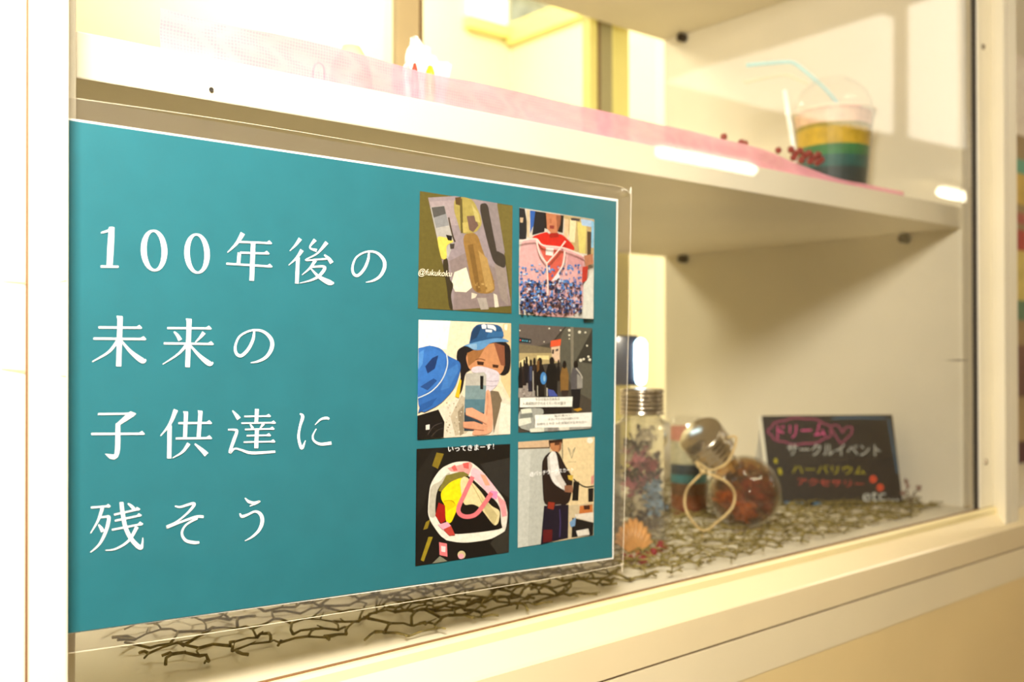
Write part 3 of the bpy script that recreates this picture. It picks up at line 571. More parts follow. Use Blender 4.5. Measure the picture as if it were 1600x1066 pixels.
f.build(); f.text('@パッチワークスカート', 955, 334, 1300, 296, 42, M['ink_white'])


# ------------------------------------------------------------------ lower compartment
# dried vine net lying on the bottom board
def inside_net(x, y):
    if not (.062 < x < .835): return False
    near = .055-.03*min(1, max(0, (x-.07)/.12))+.004*math.sin(x*57)+.003*math.sin(x*131)+.012*max(0, (x-.5)/.3)
    far = min(.16+(x-.06)*1.2, .30)
    return near < y < far
def vine_net(bm, seed, sx, sy, xmin, ymin, nx, ny):
    rnd = random.Random(seed); V = {}
    def hv(i, j, k):
        key = (i, j, k)
        if key not in V:
            x = .05+i*sx*1.5*1.155; y = .0+(j+.5*(i % 2))*sy*2
            x += (-sx*.58 if k == 0 else sx*.58)
            V[key] = Vector((x+rnd.uniform(-.42, .42)*sx, y+rnd.uniform(-.42, .42)*sy, ZF+.0012+rnd.uniform(0, .006)))
        return V[key]
    edges = []
    for i in range(nx):
        for j in range(ny):
            a, b = hv(i, j, 0), hv(i, j, 1); edges.append((a, b))
            o = 1 if i % 2 else 0
            edges.append((b, hv(i+1, j+o-1, 0))); edges.append((b, hv(i+1, j+o, 0)))
    for a, b in edges:
        ia, ib = [inside_net(q.x, q.y) and q.x > xmin and q.y > ymin for q in (a, b)]
        if not (ia or ib) or rnd.random() < .13: continue
        if ia != ib:
            if not ia: a, b = b, a
            b = a.lerp(b, rnd.uniform(.35, .8))
        md = a.lerp(b, .5)+Vector((rnd.uniform(-.0018, .0018), rnd.uniform(-.0018, .0018), rnd.uniform(0, .0015))); r = rnd.uniform(.0005, .0009)
        tube(bm, [a, md, b], [r*1.2, r, r*1.1], 5)
        if rnd.random() < .25 and a.y < .2:
            e = md+Vector((rnd.uniform(-.006, .006), rnd.uniform(-.007, .002), rnd.uniform(0, .004)))
            if inside_net(e.x, e.y+.006): tube(bm, [md, e], [r*.8, r*.4], 4)
    return bm
bm = bmesh.new(); vine_net(bm, 11, .0118, .0092, 0, 0, 42, 19); vine_net(bm, 5, .0100, .0075, .20, .035, 50, 24)
net = obj('vine_net', bm, mat('olive_dry_vine', (138, 122, 66), .8, noise=.45, nscale=180), None, True)
tag(net, 'open net of dried olive-brown vines spread over the cabinet floor', 'net')

def petals(bm, c, n, rad, size, rnd, flat=.0):
    for _ in range(n):
        d = Vector((rnd.gauss(0, 1), rnd.gauss(0, 1), rnd.gauss(0, 1))).normalized(); p = Vector(c)+d*rad*rnd.uniform(.2, 1)
        u = Vector((rnd.gauss(0, 1), rnd.gauss(0, 1), rnd.gauss(0, 1))).normalized(); v = u.cross(d).normalized(); s = size*rnd.uniform(.6, 1.2)
        q = [p-u*s, p-u*s*.3+v*s*.55+d*s*.2, p+u*s*.7+v*s*.4+d*s*.25, p+u*s, p+u*s*.7-v*s*.4+d*s*.25, p-u*s*.3-v*s*.55+d*s*.2]
        bm.faces.new([bm.verts.new(x) for x in q])
M['bottle'] = clear_mat('bottle_glass', (.955, .95, .92), 1.5, .01, gain=1.6, haze=.035, hazecol=(.7, .66, .58))
M['jar'] = clear_mat('jar_glass', (.95, .95, .93), 1.5, .01, gain=1.2)
M['silver'] = mat('silver_cap', (196, 186, 172), .22, metal=.95, noise=.05, nscale=60)
rnd = random.Random(3)
def flower_mat(n, c): return mat(n, c, .7, noise=.2, nscale=150)
FM = {k: flower_mat(k, c) for k, c in (('pink_flowers', (196, 112, 122)), ('cream_flowers', (206, 192, 160)), ('brown_leaves', (84, 64, 44)), ('blue_flowers', (120, 150, 172)), ('red_berries', (140, 28, 34)),
                                       ('orange_flowers', (214, 122, 24)), ('rust_flowers', (150, 58, 18)), ('ochre_leaves', (140, 92, 34)), ('red_flowers', (150, 34, 20)))}
# square herbarium bottle
B0 = at(1003, 846, 2, ZF)
bt = thing('square_bottle', B0, 'tall square glass bottle with silver screw cap and pink and blue dried flowers inside', 'bottle')
rot = Matrix.Translation(B0) @ Matrix.Rotation(-YAW-math.radians(18), 4, 'Z')
hw, hh = .0215, at_depth(1000, 608, (B0-CAM).dot(CF)).z-ZF-.0285
def sq_bottle_bm(hw, hh, neck_r, neck_h):
    bm = bmesh.new(); rings = []
    def sqr(h_, z, r_): 
        pts = []
        for sx_, sy_ in ((1, 1), (-1, 1), (-1, -1), (1, -1)):
            base = math.atan2(sy_, sx_)
            for k in range(6):
                a = base-PI/4+PI/2*k/5; pts.append(Vector((sx_*(h_-r_)+r_*math.cos(a), sy_*(h_-r_)+r_*math.sin(a), z)))
        return pts
    def circ(r_, z):
        return [Vector((r_*math.cos(-0+PI/2*(k//6)+PI/2*(k % 6)/5*.96), r_*math.sin(PI/2*(k//6)+PI/2*(k % 6)/5*.96), z)) for k in range(24)]
    L = [sqr(hw*.9, .0015, .004), sqr(hw, .005, .004), sqr(hw, hh-.003, .004), sqr(hw*.95, hh, .004), circ(neck_r*1.15, hh+.003), circ(neck_r, hh+.006), circ(neck_r, hh+neck_h)]
    for pts in L: rings.append([bm.verts.new(rot @ p) for p in pts])
    for a, b in zip(rings, rings[1:]):
        for k in range(24): bm.faces.new((a[k], a[(k+1) % 24], b[(k+1) % 24], b[k]))
    bm.faces.new(rings[0][::-1]); return bm
P2 = lambda par, name, bm, m, sm=True: obj(name, bm, m, par, sm)
P2(bt, 'glass_body', sq_bottle_bm(hw, hh, .0155, .012), clear_mat('square_bottle_glass', (.90, .89, .86), 1.5, .01, gain=2.0, haze=.12, hazecol=(.62, .58, .54)), False)
bm = bmesh.new(); prof = [(0, .021), (.0175, .021), (.0186, .0195)]
for k in range(5): prof += [(.0186, .0185-k*.0034), (.0178, .0172-k*.0034), (.0178, .0162-k*.0034), (.0186, .0150-k*.0034)]
prof += [(.0186, 0), (.0155, 0)]
lathe(bm, prof[::-1], 32, rot @ Matrix.Translation((0, 0, hh+.0075))); P2(bt, 'screw_cap', bm, M['silver'])
for name, cols in (('pink_flowers', [(-.002, -.004, .062, .011), (.003, .004, .050, .010), (-.006, -.002, .040, .008)]), ('cream_flowers', [(.006, -.006, .078, .008), (-.008, .003, .066, .008), (0, -.004, .030, .009)]),
                   ('brown_leaves', [(-.004, .002, .075, .011), (.009, .0, .058, .008), (-.010, .0, .048, .008), (.0, .004, .020, .012), (.002, .006, .038, .010)]), ('blue_flowers', [(.010, -.007, .040, .008), (.012, -.003, .028, .007)]), ('red_berries', [(.009, -.008, .058, .004)])):
    bm = bmesh.new()
    for x, y, z, r in cols: petals(bm, rot @ Vector((x, y, z*hh/.088)), 46, min(r*1.3, .0125), .0040, rnd)
    P2(bt, name, bm, FM[name], False)
# round flask lying tipped on its side, cap up
F0 = at(1165, 828, 2, ZF); FR = .0325
fl = thing('round_flask', F0, 'round glass flask of orange and rust dried flowers with silver cap and twine loop', 'bottle')
fc = F0+Vector((.004, .004, FR))
capc = at_depth(1104, 693, (fc-CAM).dot(CF)-.035)
axis = (capc-fc).normalized(); FMX = Matrix.Translation(fc) @ axis.to_track_quat('Z', 'Y').to_matrix().to_4x4(); capd = (capc-fc).length
bm = bmesh.new(); nr = .0125
prof = [(FR*math.sin(PI*i/16), -FR*math.cos(PI*i/16)) for i in range(0, 14)] + [(nr*1.1, FR*.96), (nr, FR*1.05), (nr, capd)]
lathe(bm, prof, 36, FMX); P2(fl, 'glass_body', bm, M['bottle'])
bm = bmesh.new(); prof = [(nr, -.012), (.0195, -.012)]
for k in range(4): prof += [(.0195, -.011+k*.0055), (.0186, -.009+k*.0055), (.0186, -.008+k*.0055), (.0195, -.0065+k*.0055)]
prof += [(.0195, .0112), (.0180, .0125), (0, .0125)]
lathe(bm, prof, 32, FMX @ Matrix.Translation((0, 0, capd))); P2(fl, 'screw_cap', bm, M['silver'])
for name, cl in (('rust_flowers', [(.010, .004, .000, .017), (.002, .008, .010, .015), (.016, .002, .004, .013), (-.004, .008, -.004, .014)]), ('red_flowers', [(.008, -.006, -.006, .013), (.016, .0, -.008, .011), (.004, -.006, .006, .009)]), ('orange_flowers', [(-.017, -.004, -.004, .009), (-.010, -.010, -.008, .010), (-.002, -.010, -.014, .010)]), ('ochre_leaves', [(0, .002, .016, .013), (.014, .006, .008, .014), (.006, .0, -.017, .011), (-.012, .0, .004, .012)])):
    bm = bmesh.new()
    for a, b, z, r in cl: petals(bm, fc + CR*a + CF*b + Vector((0, 0, z)), 60, r, .0055, rnd)
    P2(fl, name, bm, FM[name], False)
bm = bmesh.new(); lathe(bm, [(FR*.93*math.sin(PI*i/16), -FR*.93*math.cos(PI*i/16)) for i in range(0, 13)]+[(0, -FR*.93*math.cos(PI*12/16))], 32, FMX); P2(fl, 'amber_oil', bm, clear_mat('amber_oil', (.74, .54, .30), 1.3, .02, haze=.08, hazecol=(.42, .22, .07)))
m_tw = mat('cream_twine', (214, 186, 132), .85, noise=.25, nscale=900)
bm = bmesh.new()
for k, dz in enumerate((capd-.0150, capd-.0172)):
    tube(bm, [FMX @ Vector((.0145*math.cos(2*PI*i/20), .0145*math.sin(2*PI*i/20), dz+.0008*math.sin(i))) for i in range(20)], .0012, 6, closed=True)
P2(fl, 'twine_wrap', bm, m_tw)
dep = (fc-CAM).dot(CF)-.046
kn = at_depth(1098, 737, dep-.004)
bm = bmesh.new()
loop = [(1098,737),(1116,744),(1136,754),(1148,772),(1143,795),(1122,815),(1100,830),(1080,812),(1070,790),(1073,766),(1086,750),(1099,738)]
tube(bm, [at_depth(x, y, dep-.004+.004*math.sin(i*.6)) for i, (x, y) in enumerate(spline(loop, 4))], .00115, 6)
tube(bm, [at_depth(*q, dep) for q in spline([(1098,737),(1092,730),(1088,722),(1098,728),(1110,735),(1130,728),(1142,714),(1150,690),(1148,682),(1136,684)], 4)], .0011, 6)
tube(bm, [at_depth(*q, dep+.002) for q in ((1100,830),(1097,838),(1094,845))], .0010, 6)
P2(fl, 'twine_loop', bm, m_tw)
bm = bmesh.new(); ball(bm, kn, .0026, 10, 6); P2(fl, 'twine_knot', bm, m_tw)
# layered bottle standing between them, further back
S0 = at(1078, 806, 2, ZF); S0 = S0+Vector((.012, .012, 0))
sb = thing('layered_bottle', S0, 'short glass jar with pink, pale, teal and rust layers behind the round flask', 'bottle')
sd = (S0-CAM).dot(CF)/FPX; SR = 31*sd
zs = [S0.z+(806-y)*sd for y in (806, 796, 776, 757, 744, 728, 692, 672)]
LC = [('red_layer', (120, 30, 24)), ('rust_layer', (150, 86, 50)), ('brown_layer', (128, 88, 58)), ('teal_layer', (70, 140, 146)), ('navy_layer', (64, 74, 84)), ('pale_layer', (196, 188, 156)), ('pink_layer', (206, 140, 120))]
for k, (n_, c_) in enumerate(LC):
    bm = bmesh.new(); lathe(bm, [(0, zs[k]), (SR*.95, zs[k]), (SR*.95, zs[k+1]), (0, zs[k+1])], 26, Matrix.Translation((S0.x, S0.y, 0)))
    P2(sb, n_, bm, mat(n_+'_sand', c_, .8, noise=.25, nscale=300), False)
bm = bmesh.new(); lathe(bm, [(0, zs[0]-.0006), (SR, zs[0]-.0006), (SR, zs[-1]+.004), (SR*.9, zs[-1]+.007), (SR*.6, zs[-1]+.0085), (SR*.6, zs[-1]+.010)], 30, Matrix.Translation((S0.x, S0.y, 0.0007)))
P2(sb, 'glass_body', bm, M['jar'])
# little blue-white light stick behind the square bottle
L0 = at(996, 822, 2, ZF)
L0 = B0+(L0-B0)*1.0
ls = thing('light_stick', L0, 'glowing blue-white light stick in a dark blue sleeve behind the square bottle', 'lamp')
ld = (L0-CAM).dot(CF); lz = lambda y: at_depth(1000, y, ld).z
pc = at_depth(1001, 560, ld); sl = at_depth(976, 560, ld)
bm = bmesh.new(); lathe(bm, [(0, L0.z), (.016, L0.z), (.016, L0.z+.004), (.005, L0.z+.007), (.0035, lz(612)), (.006, lz(604)), (0, lz(604))], 20, Matrix.Translation((pc.x, pc.y, 0))); P2(ls, 'stand', bm, clear_mat('clear_acrylic', (.95, .95, .93), 1.4))
bm = bmesh.new(); hgt = (lz(528)-lz(602)); r_ = .0052
lathe(bm, [(0, 0), (r_*.7, .0012), (r_, r_), (r_*1.12, hgt*.55), (r_*1.1, hgt-r_), (r_*.7, hgt-.0015), (0, hgt)], 20, Matrix.Translation((pc.x, pc.y, lz(602)))); P2(ls, 'glow_tube', bm, emis('blue_white_glow', (205, 240, 255), 5.0))
bm = bmesh.new(); q = Matrix.Translation((sl.x, sl.y, 0)) @ Matrix.Rotation(-YAW, 4, 'Z')
b2 = bbox(-.0105, .0128, .0040, .0085, lz(603), lz(524), .002); b2.transform(q); P2(ls, 'sleeve', b2, mat('navy_sleeve', (34, 40, 58), .35, coat=.4, noise=.15))
# scallop shell and red berries in front of the square bottle
def shell_bm():
    bm = bmesh.new(); n, mrow = 36, 8; rows = []
    for j in range(mrow+1):
        t = j/mrow; row = []
        for i in range(n+1):
            a = -1.15+2.3*i/n; rr = (.004+.024*t)*(1-.12*abs(a)); rib = 1+.07*math.cos(i*PI*2/4)*t
            row.append(bm.verts.new((math.sin(a)*rr*rib, -.0085*math.sin(PI*(.12+.8*t))*math.cos(a*.9)*rib, math.cos(a)*rr*rib)))
        rows.append(row)
    for a, b in zip(rows, rows[1:]):
        for i in range(n): bm.faces.new((a[i], a[i+1], b[i+1], b[i]))
    return bm
hp = at(990, 866, 2, ZF); bm = shell_bm(); bm.transform(Matrix.Translation(hp+Vector((0, 0, -.0012))) @ Matrix.Rotation(-YAW, 4, 'Z') @ Matrix.Rotation(-.2, 4, 'X') @ Matrix.Diagonal((.64, .8, .98, 1)))
sho = obj('seashell', bm, mat('orange_shell', (206, 150, 90), .45, coat=.3, noise=.2, nscale=120), None, True)
md = sho.modifiers.new('thickness', 'SOLIDIFY'); md.thickness = .0012
tag(sho, 'ribbed orange scallop shell leaning on the square bottle', 'shell')
m_berry = mat('dark_red_berry', (128, 18, 30), .3, coat=.5, noise=.15, nscale=200)
for k, (px, py) in enumerate(((974, 872), (985, 877), (999, 876), (1011, 870), (1021, 866), (1031, 861), (1040, 857), (1032, 854), (1005, 880))):
    c = at(px, py+3, 2, ZF+.0008); r = .0026+.0005*(k % 3); bm = bmesh.new(); ball(bm, c+Vector((0, 0, r)), r, 12, 8)
    b = obj('red_berry', bm, m_berry, None, True); tag(b, 'small dark red berry on the net around the shell', 'berry', 'red berries by the shell')
# blackboard card folded into a tent
bl, br = at(1207, 792, 2, ZF), at(1411, 790, 2, ZF)
ud = (br-bl).normalized(); nrm = Vector((ud.y, -ud.x, 0)); nrm = nrm if nrm.dot(CAM-bl) > 0 else -nrm
lean = math.radians(14); vd = (Vector((0, 0, 1))*math.cos(lean)-nrm*math.sin(lean)).normalized(); bn = ud.cross(vd).normalized(); bn = bn if bn.dot(CAM-bl) > 0 else -bn
def bd(px, py, off=0.0): return at_plane(px, py, bl+bn*off, bn)
cb = thing('blackboard_sign', (bl+br)/2, 'small folded blackboard card with coloured chalk writing', 'sign')
TLp, TRp = bd(1190, 650), bd(1394, 648)
bm = bmesh.new(); fr_ = [bl, br, TRp, TLp]; a = [bm.verts.new(p) for p in fr_]; b = [bm.verts.new(p-bn*.0012) for p in fr_]
bm.faces.new(a); bm.faces.new(b[::-1])
for i in range(4): bm.faces.new((a[i], a[(i+1) % 4], b[(i+1) % 4], b[i]))
P2(cb, 'front_leaf', bm, mat('black_card', (44, 38, 34), .45, coat=.3, coat_rough=.2, noise=.2, nscale=60), False)
bm = bmesh.new(); bb = [p-bn*.0014 for p in (TLp, TRp)]+[br-nrm*.075, bl-nrm*.075]; a = [bm.verts.new(p) for p in bb]; b = [bm.verts.new(p-nrm*.0012) for p in bb]
bm.faces.new(a); bm.faces.new(b[::-1])
for i in range(4): bm.faces.new((a[i], a[(i+1) % 4], b[(i+1) % 4], b[i]))
P2(cb, 'back_leaf', bm, mat('white_card', (232, 226, 210), .5, noise=.03), False)
bm = bmesh.new(); e0, e1 = bd(1186, 650), bd(1203, 790)
vs = [bm.verts.new(p) for p in (TLp-bn*.0004, bl-bn*.0004, e1-bn*.004, e0-bn*.004)]; bm.faces.new(vs); P2(cb, 'edge_fold', bm, mat('edge_glare_white', (240, 234, 216), .15, coat=.6, noise=.02), False)  # near-white colour paints the glare on the folded edge
CH = {k: mat(k+'_chalk', c, .9, noise=.25, nscale=500) for k, c in (('pink', (226, 92, 150)), ('dusty_pink', (150, 74, 100)), ('white', (196, 196, 188)), ('yellow', (176, 164, 40)), ('red', (200, 84, 70)), ('orange', (222, 84, 52)), ('blue', (92, 130, 160)))}
def chalk_text(body, x0, y0, x1, y1, hg, k): return text_on('chalk_writing', body, bd(x0, y0, .0004), bd(x1, y1, .0004), bd(x0, y0-hg, .0004), CH[k], cb)
def chalk_line(pts, wpx, k, name='chalk_drawing'):
    bm = bmesh.new(); pts = spline(pts, 6); n = len(pts); L = []
    for i, (x, y) in enumerate(pts):
        p, q = pts[max(i-1, 0)], pts[min(i+1, n-1)]; tx, ty = q[0]-p[0], q[1]-p[1]; l = math.hypot(tx, ty) or 1
        L.append((bm.verts.new(bd(x-ty/l*wpx/2, y+tx/l*wpx/2, .0003)), bm.verts.new(bd(x+ty/l*wpx/2, y-tx/l*wpx/2, .0003))))
    for (a, b), (c, d) in zip(L, L[1:]): bm.faces.new((a, b, d, c))
    return P2(cb, name, bm, CH[k], False)
chalk_text('ドリーム', 1214, 686, 1290, 682, 21, 'pink')
cloud = []
for k in range(61):
    a = 2*PI*k/60; rr = 1+.10*abs(math.sin(a*4.5)); cloud.append((1250+46*rr*math.cos(a), 674+19*rr*math.sin(a)))
chalk_line(cloud, 3.0, 'dusty_pink')
chalk_line([(1314,694),(1306,682),(1299,670),(1304,664),(1312,668),(1316,676),(1322,668),(1331,668),(1330,678),(1320,688),(1314,694)], 2.6, 'dusty_pink')
chalk_text('サークルイベント', 1230, 712, 1376, 713, 19, 'white')
chalk_text('ハーバリウム', 1238, 740, 1352, 742, 14, 'yellow')
chalk_line([(1211,717),(1213,724)], 5, 'yellow'); chalk_line([(1218,732),(1220,742)], 5, 'yellow')
chalk_text('アクセサリー', 1246, 758, 1350, 762, 11, 'red')
for x, y in ((1364, 749), (1375, 762)): chalk_line([(x-4, y), (x, y-4), (x+4, y), (x, y+4), (x-4, y)], 4, 'orange')
chalk_text('etc...', 1348, 784, 1404, 783, 15, 'white')
chalk_line([(1226,785),(1240,786),(1256,786)], 2.4, 'blue'); chalk_line([(1270,786),(1280,787),(1283,785)], 4, 'blue')
chalk_line([(1388,655),(1392,680),(1398,715),(1402,740)], 1.6, 'blue'); chalk_line([(1300,654),(1340,653),(1384,654)], 1.6, 'blue')
# sprig beside the card
g0 = at(1424, 797, 2, ZF); gd = (g0-CAM).dot(CF)
sp = thing('dried_sprig', g0, 'tiny dried flower sprig standing beside the blackboard card', 'plant')
bm = bmesh.new()
for q in ([(1424,797),(1421,778),(1416,764)], [(1423,785),(1428,770),(1437,764)], [(1422,780),(1430,772),(1433,778)], [(1422,785),(1414,772),(1409,770)]): tube(bm, [at_depth(*p, gd) for p in q], .0007, 5)
P2(sp, 'stem', bm, mat('grey_stem', (128, 110, 84), .8, noise=.2))
bm = bmesh.new()
for q in ((1417, 752), (1419, 760), (1436, 763), (1410, 770)): petals(bm, at_depth(*q, gd), 14, .0022, .0022, rnd)
P2(sp, 'flower', bm, mat('dusty_flower', (156, 118, 104), .8, noise=.2), False)

# ------------------------------------------------------------------ upper shelf
ZU = Z1T+.0002
# pink non-woven strip standing along the shelf front
m = bpy.data.materials.new('pink_mesh_cloth'); m.use_nodes = True; nt = m.node_tree; nt.nodes.remove(nt.nodes['Principled BSDF'])
tc = nt.nodes.new('ShaderNodeTexCoord'); vo = nt.nodes.new('ShaderNodeTexVoronoi'); vo.inputs['Scale'].default_value = 620; vo.inputs['Randomness'].default_value = .1; nt.links.new(tc.outputs['Object'], vo.inputs['Vector'])
rp = nt.nodes.new('ShaderNodeValToRGB'); rp.color_ramp.elements[0].position = .15; rp.color_ramp.elements[1].position = .5
rp.color_ramp.elements[0].color = (*lin((238, 158, 190)), 1); rp.color_ramp.elements[1].color = (*lin((247, 180, 204)), 1); nt.links.new(vo.outputs['Distance'], rp.inputs['Fac'])
d_ = nt.nodes.new('ShaderNodeBsdfDiffuse'); t_ = nt.nodes.new('ShaderNodeBsdfTranslucent'); x_ = nt.nodes.new('ShaderNodeBsdfTransparent')
for n_ in (d_, t_): nt.links.new(rp.outputs[0], n_.inputs[0])
x_.inputs[0].default_value = (1, .84, .86, 1)
m1 = nt.nodes.new('ShaderNodeMixShader'); m1.inputs[0].default_value = .45; nt.links.new(d_.outputs[0], m1.inputs[1]); nt.links.new(t_.outputs[0], m1.inputs[2])
m2 = nt.nodes.new('ShaderNodeMixShader'); m2.inputs[0].default_value = .15; nt.links.new(m1.outputs[0], m2.inputs[1]); nt.links.new(x_.outputs[0], m2.inputs[2]); nt.links.new(m2.outputs[0], nt.nodes['Material Output'].inputs[0])
top = spline([(250, 12), (330, 33), (460, 60), (560, 83), (660, 113), (740, 127), (800, 141), (1000, 187), (1120, 215), (1200, 236), (1250, 258), (1310, 279), (1370, 291), (1412, 300)], 6)
bm = bmesh.new(); rows = []
for i, (px, py) in enumerate(top):
    x = at(px, py, 1, YS+.006).x; y = YS+.006+.0016*math.sin(x*46)+.0008*math.sin(x*117); pt = at(px, py, 1, y)
    hgt = max(pt.z-ZU, .0012); rows.append([bm.verts.new((pt.x, y+.0006*math.sin(j*1.3+x*80), ZU+hgt*j/6)) for j in range(7)])
for a, b in zip(rows, rows[1:]):
    for j in range(6): bm.faces.new((a[j], b[j], b[j+1], a[j+1]))
pk = obj('pink_cloth_strip', bm, m, None, True); tag(pk, 'long translucent pink dotted cloth strip standing along the upper shelf front edge', 'cloth')
# thin red wire hook
bm = bmesh.new(); yk = .060
pts = [(488, 104), (488, 90), (489, 70), (491, 61), (495, 56), (500, 56), (505, 61), (507, 69), (507, 90), (507, 108)]
tube(bm, [at(*q, 1, yk) for q in spline(pts, 4)], .00055, 6); hk = obj('wire_loop', bm, mat('red_brown_wire', (158, 66, 50), .35, metal=.4, noise=.1), None, True)
tag(hk, 'thin red-brown wire loop poking up behind the pink strip', 'wire')
dz = ZU-min(v.co.z for v in hk.data.vertices); hk.location.z = dz if dz > 0 else dz
# peach round sweet
def px_ball(name, px, py, rpx, y, m, sq=(1, 1, 1)):
    c = at(px, py, 1, y); r = rpx*(c-CAM).dot(CF)/FPX; bm = bmesh.new(); ball(bm, Vector((c.x, c.y, ZU+r*sq[2]) if name[0] == '_' else c), r, 18, 12, sq); return obj(name.lstrip('_'), bm, m, None, True)
c = at(548, 100, 1, .075); rr = 32*(c-CAM).dot(CF)/FPX; topz = at(548, 70, 1, .075).z
bm = bmesh.new(); lathe(bm, [(0, ZU), (rr, ZU), (rr*1.05, ZU+(topz-ZU)*.4), (rr*.85, ZU+(topz-ZU)*.75), (rr*.45, ZU+(topz-ZU)*.96), (0, topz)], 24, Matrix.Translation((c.x, c.y, 0)))
pe = obj('peach_dome', bm, mat('peach_gloss', (250, 208, 160), .4, noise=.06), None, True); tag(pe, 'smooth pale peach dome behind the pink strip', 'ornament')
# white paper flame-like figure with a red and a yellow ball
yw = .085; W0 = at(664, 140, 1, yw)
def px_prism(poly, y, th, m, name, par):
    pts = [at(a, b, 1, y) for a, b in poly]; bm = bmesh.new(); a = [bm.verts.new(p) for p in pts]; b = [bm.verts.new(p+Vector((0, th, 0))) for p in pts]; n = len(pts)
    bm.faces.new(a); bm.faces.new(b[::-1])
    for i in range(n): bm.faces.new((a[i], a[(i+1) % n], b[(i+1) % n], b[i]))
    bmesh.ops.bevel(bm, geom=[e for e in bm.edges], offset=th*.2, segments=2, affect='EDGES')
    return obj(name, bm, m, par)
m_wp = mat('white_clay', (250, 250, 248), .4, noise=.02)
wf = thing('white_star_ornament', (W0.x, yw, ZU), 'white spiky star ornament standing behind the pink strip', 'ornament')
pz = lambda px: (px, 533)
def to_shelf(px):  # pixel row of the shelf top at this column
    q = at(px, 300, 1, yw); d = ray(px, 300)
    lo, hi = 0, 400
    for _ in range(30):
        mm = (lo+hi)/2
        if at(px, mm, 1, yw).z > ZU: lo = mm
        else: hi = mm
    return lo
px_prism([(652, 54), (656, 56), (664, 66), (671, 80), (676, 79), (678, 92), (690, 96), (692, 112), (684, to_shelf(684)-.5), (648, to_shelf(648)-.5), (646, 100), (640, 92), (650, 86), (654, 72)], yw, .010, m_wp, 'star_body', wf)
px_prism([(682, 95), (706, 96), (710, 104), (700, 114), (690, to_shelf(690)-.5), (682, to_shelf(682)-.5)], yw+.002, .008, m_wp, 'star_arm', wf)
def rest_ball(name, px, py, rpx, y, m, label, cat):
    c = at(px, py, 1, y); r = rpx*(c-CAM).dot(CF)/FPX; h_ = (c.z+r-ZU); bm = bmesh.new()
    lathe(bm, [(0, ZU), (r*.5, ZU), (r*.95, ZU+h_*.35), (r, ZU+h_*.62), (r*.75, ZU+h_*.88), (r*.4, ZU+h_*.98), (0, ZU+h_)], 20, Matrix.Translation((c.x, c.y, 0)))
    o = obj(name, bm, m, None, True); tag(o, label, cat); return o
rest_ball('red_bead', 648, 104, 6, .070, mat('red_gloss', (226, 66, 46), .3, coat=.4, noise=.05), 'glossy red round bead beside the white star ornament', 'bead')
rest_ball('yellow_bead', 672, 111, 9, .072, mat('yellow_gloss', (236, 214, 40), .3, coat=.4, noise=.08), 'yellow round bead in front of the white star ornament', 'bead')
# garland of dark red beads
ga = thing('bead_garland', at(1200, 300, 1, .075), 'string of dark red beads lying behind the pink strip before the plastic cup', 'garland'); ga.location.z = ZU
yg = .075; gp = []
for px in list(range(1112, 1236, 9))+[1238, 1246, 1254, 1262, 1270, 1278, 1284]: gp.append(at(px, 240, 1, yg+.003*math.sin(px*.9)))
m_bead = mat('garland_red', (136, 24, 22), .35, coat=.4, noise=.1)
bead_me = None
def bead(x, y, z, r):
    bm = bmesh.new(); ball(bm, (x, y, z), r, 10, 7); P2(ga, 'bead', bm, m_bead)
for k, p in enumerate(gp): bead(p.x, p.y, ZU+.0042, .0042)
for px, py in ((1131, 211), (1158, 220), (1164, 222), (1216, 232)):
    p = at(px, py+3, 1, yg-.004); bead(p.x, p.y, max(p.z, ZU+.004), .0030)
for px, py in ((1236, 234), (1243, 240), (1250, 236), (1257, 243), (1264, 240), (1271, 246), (1278, 242), (1240, 246), (1252, 250), (1266, 252), (1277, 254), (1283, 250)):
    p = at(px, py, 1, yg-.006); bead(p.x, p.y, max(p.z, ZU+.004), .0033)
bm = bmesh.new(); tube(bm, [(p.x, p.y, ZU+.0042) for p in gp], .0006, 5); P2(ga, 'thread', bm, mat('red_thread', (110, 30, 28), .8, noise=.1))
# plastic cup with rainbow layers, dome lid and straw
yc = .118; C0 = at(1302, 270, 1, yc); cd = (C0-CAM).dot(CF); pm = cd/FPX; CX, CY = C0.x, C0.y
cz = lambda py: at_depth(1302, py, cd).z
cup = thing('plastic_cup', (CX, CY, ZU), 'clear plastic cup of rainbow layers with dome lid and pale blue bent straw', 'cup')
zt = cz(184); rb0, rt0 = 48*pm, 60*pm; rad = lambda z: rb0+(rt0-rb0)*(z-ZU)/(zt-ZU)
TM = Matrix.Translation((CX, CY, 0))
edges_ = [(ZU+.001, 'dark_layer', (38, 58, 66)), (cz(268), 'blue_green_layer', (28, 96, 96)), (cz(250), 'green_layer', (54, 128, 76)), (cz(234), 'yellow_layer', (214, 178, 48)), (cz(208), 'olive_layer', (170, 150, 60)), (cz(201), 'pink_foam_layer', (246, 206, 178)), (cz(180), None, None)]
for (z0, n_, c_), (z1, _, _) in zip(edges_, edges_[1:]):
    bm = bmesh.new(); lathe(bm, [(0, z0), (rad(z0)*.96, z0), (rad(z1)*.96, z1), (0, z1)], 32, TM); P2(cup, n_, bm, mat(n_+'_gel', c_, .5, noise=.25, nscale=90), False)
bm = bmesh.new()
for k in range(10):
    a = k*2.4; ball(bm, (CX+.55*rad(zt)*math.cos(a), CY+.55*rad(zt)*math.sin(a), cz(180)+.001*(k % 3)), .009, 10, 7, (1, 1, .6))
P2(cup, 'pink_topping', bm, mat('coral_topping', (238, 158, 140), .6, noise=.15, nscale=120))
M['cup'] = clear_mat('cup_plastic', (.985, .98, .97), 1.4, .05, gain=1.2)
bm = bmesh.new(); lathe(bm, [(0, ZU), (rb0, ZU), (rt0, zt), (rt0+.0018, zt+.001), (rt0+.0018, zt+.003), (rt0, zt+.004)], 40, TM); P2(cup, 'cup_wall', bm, M['cup'])
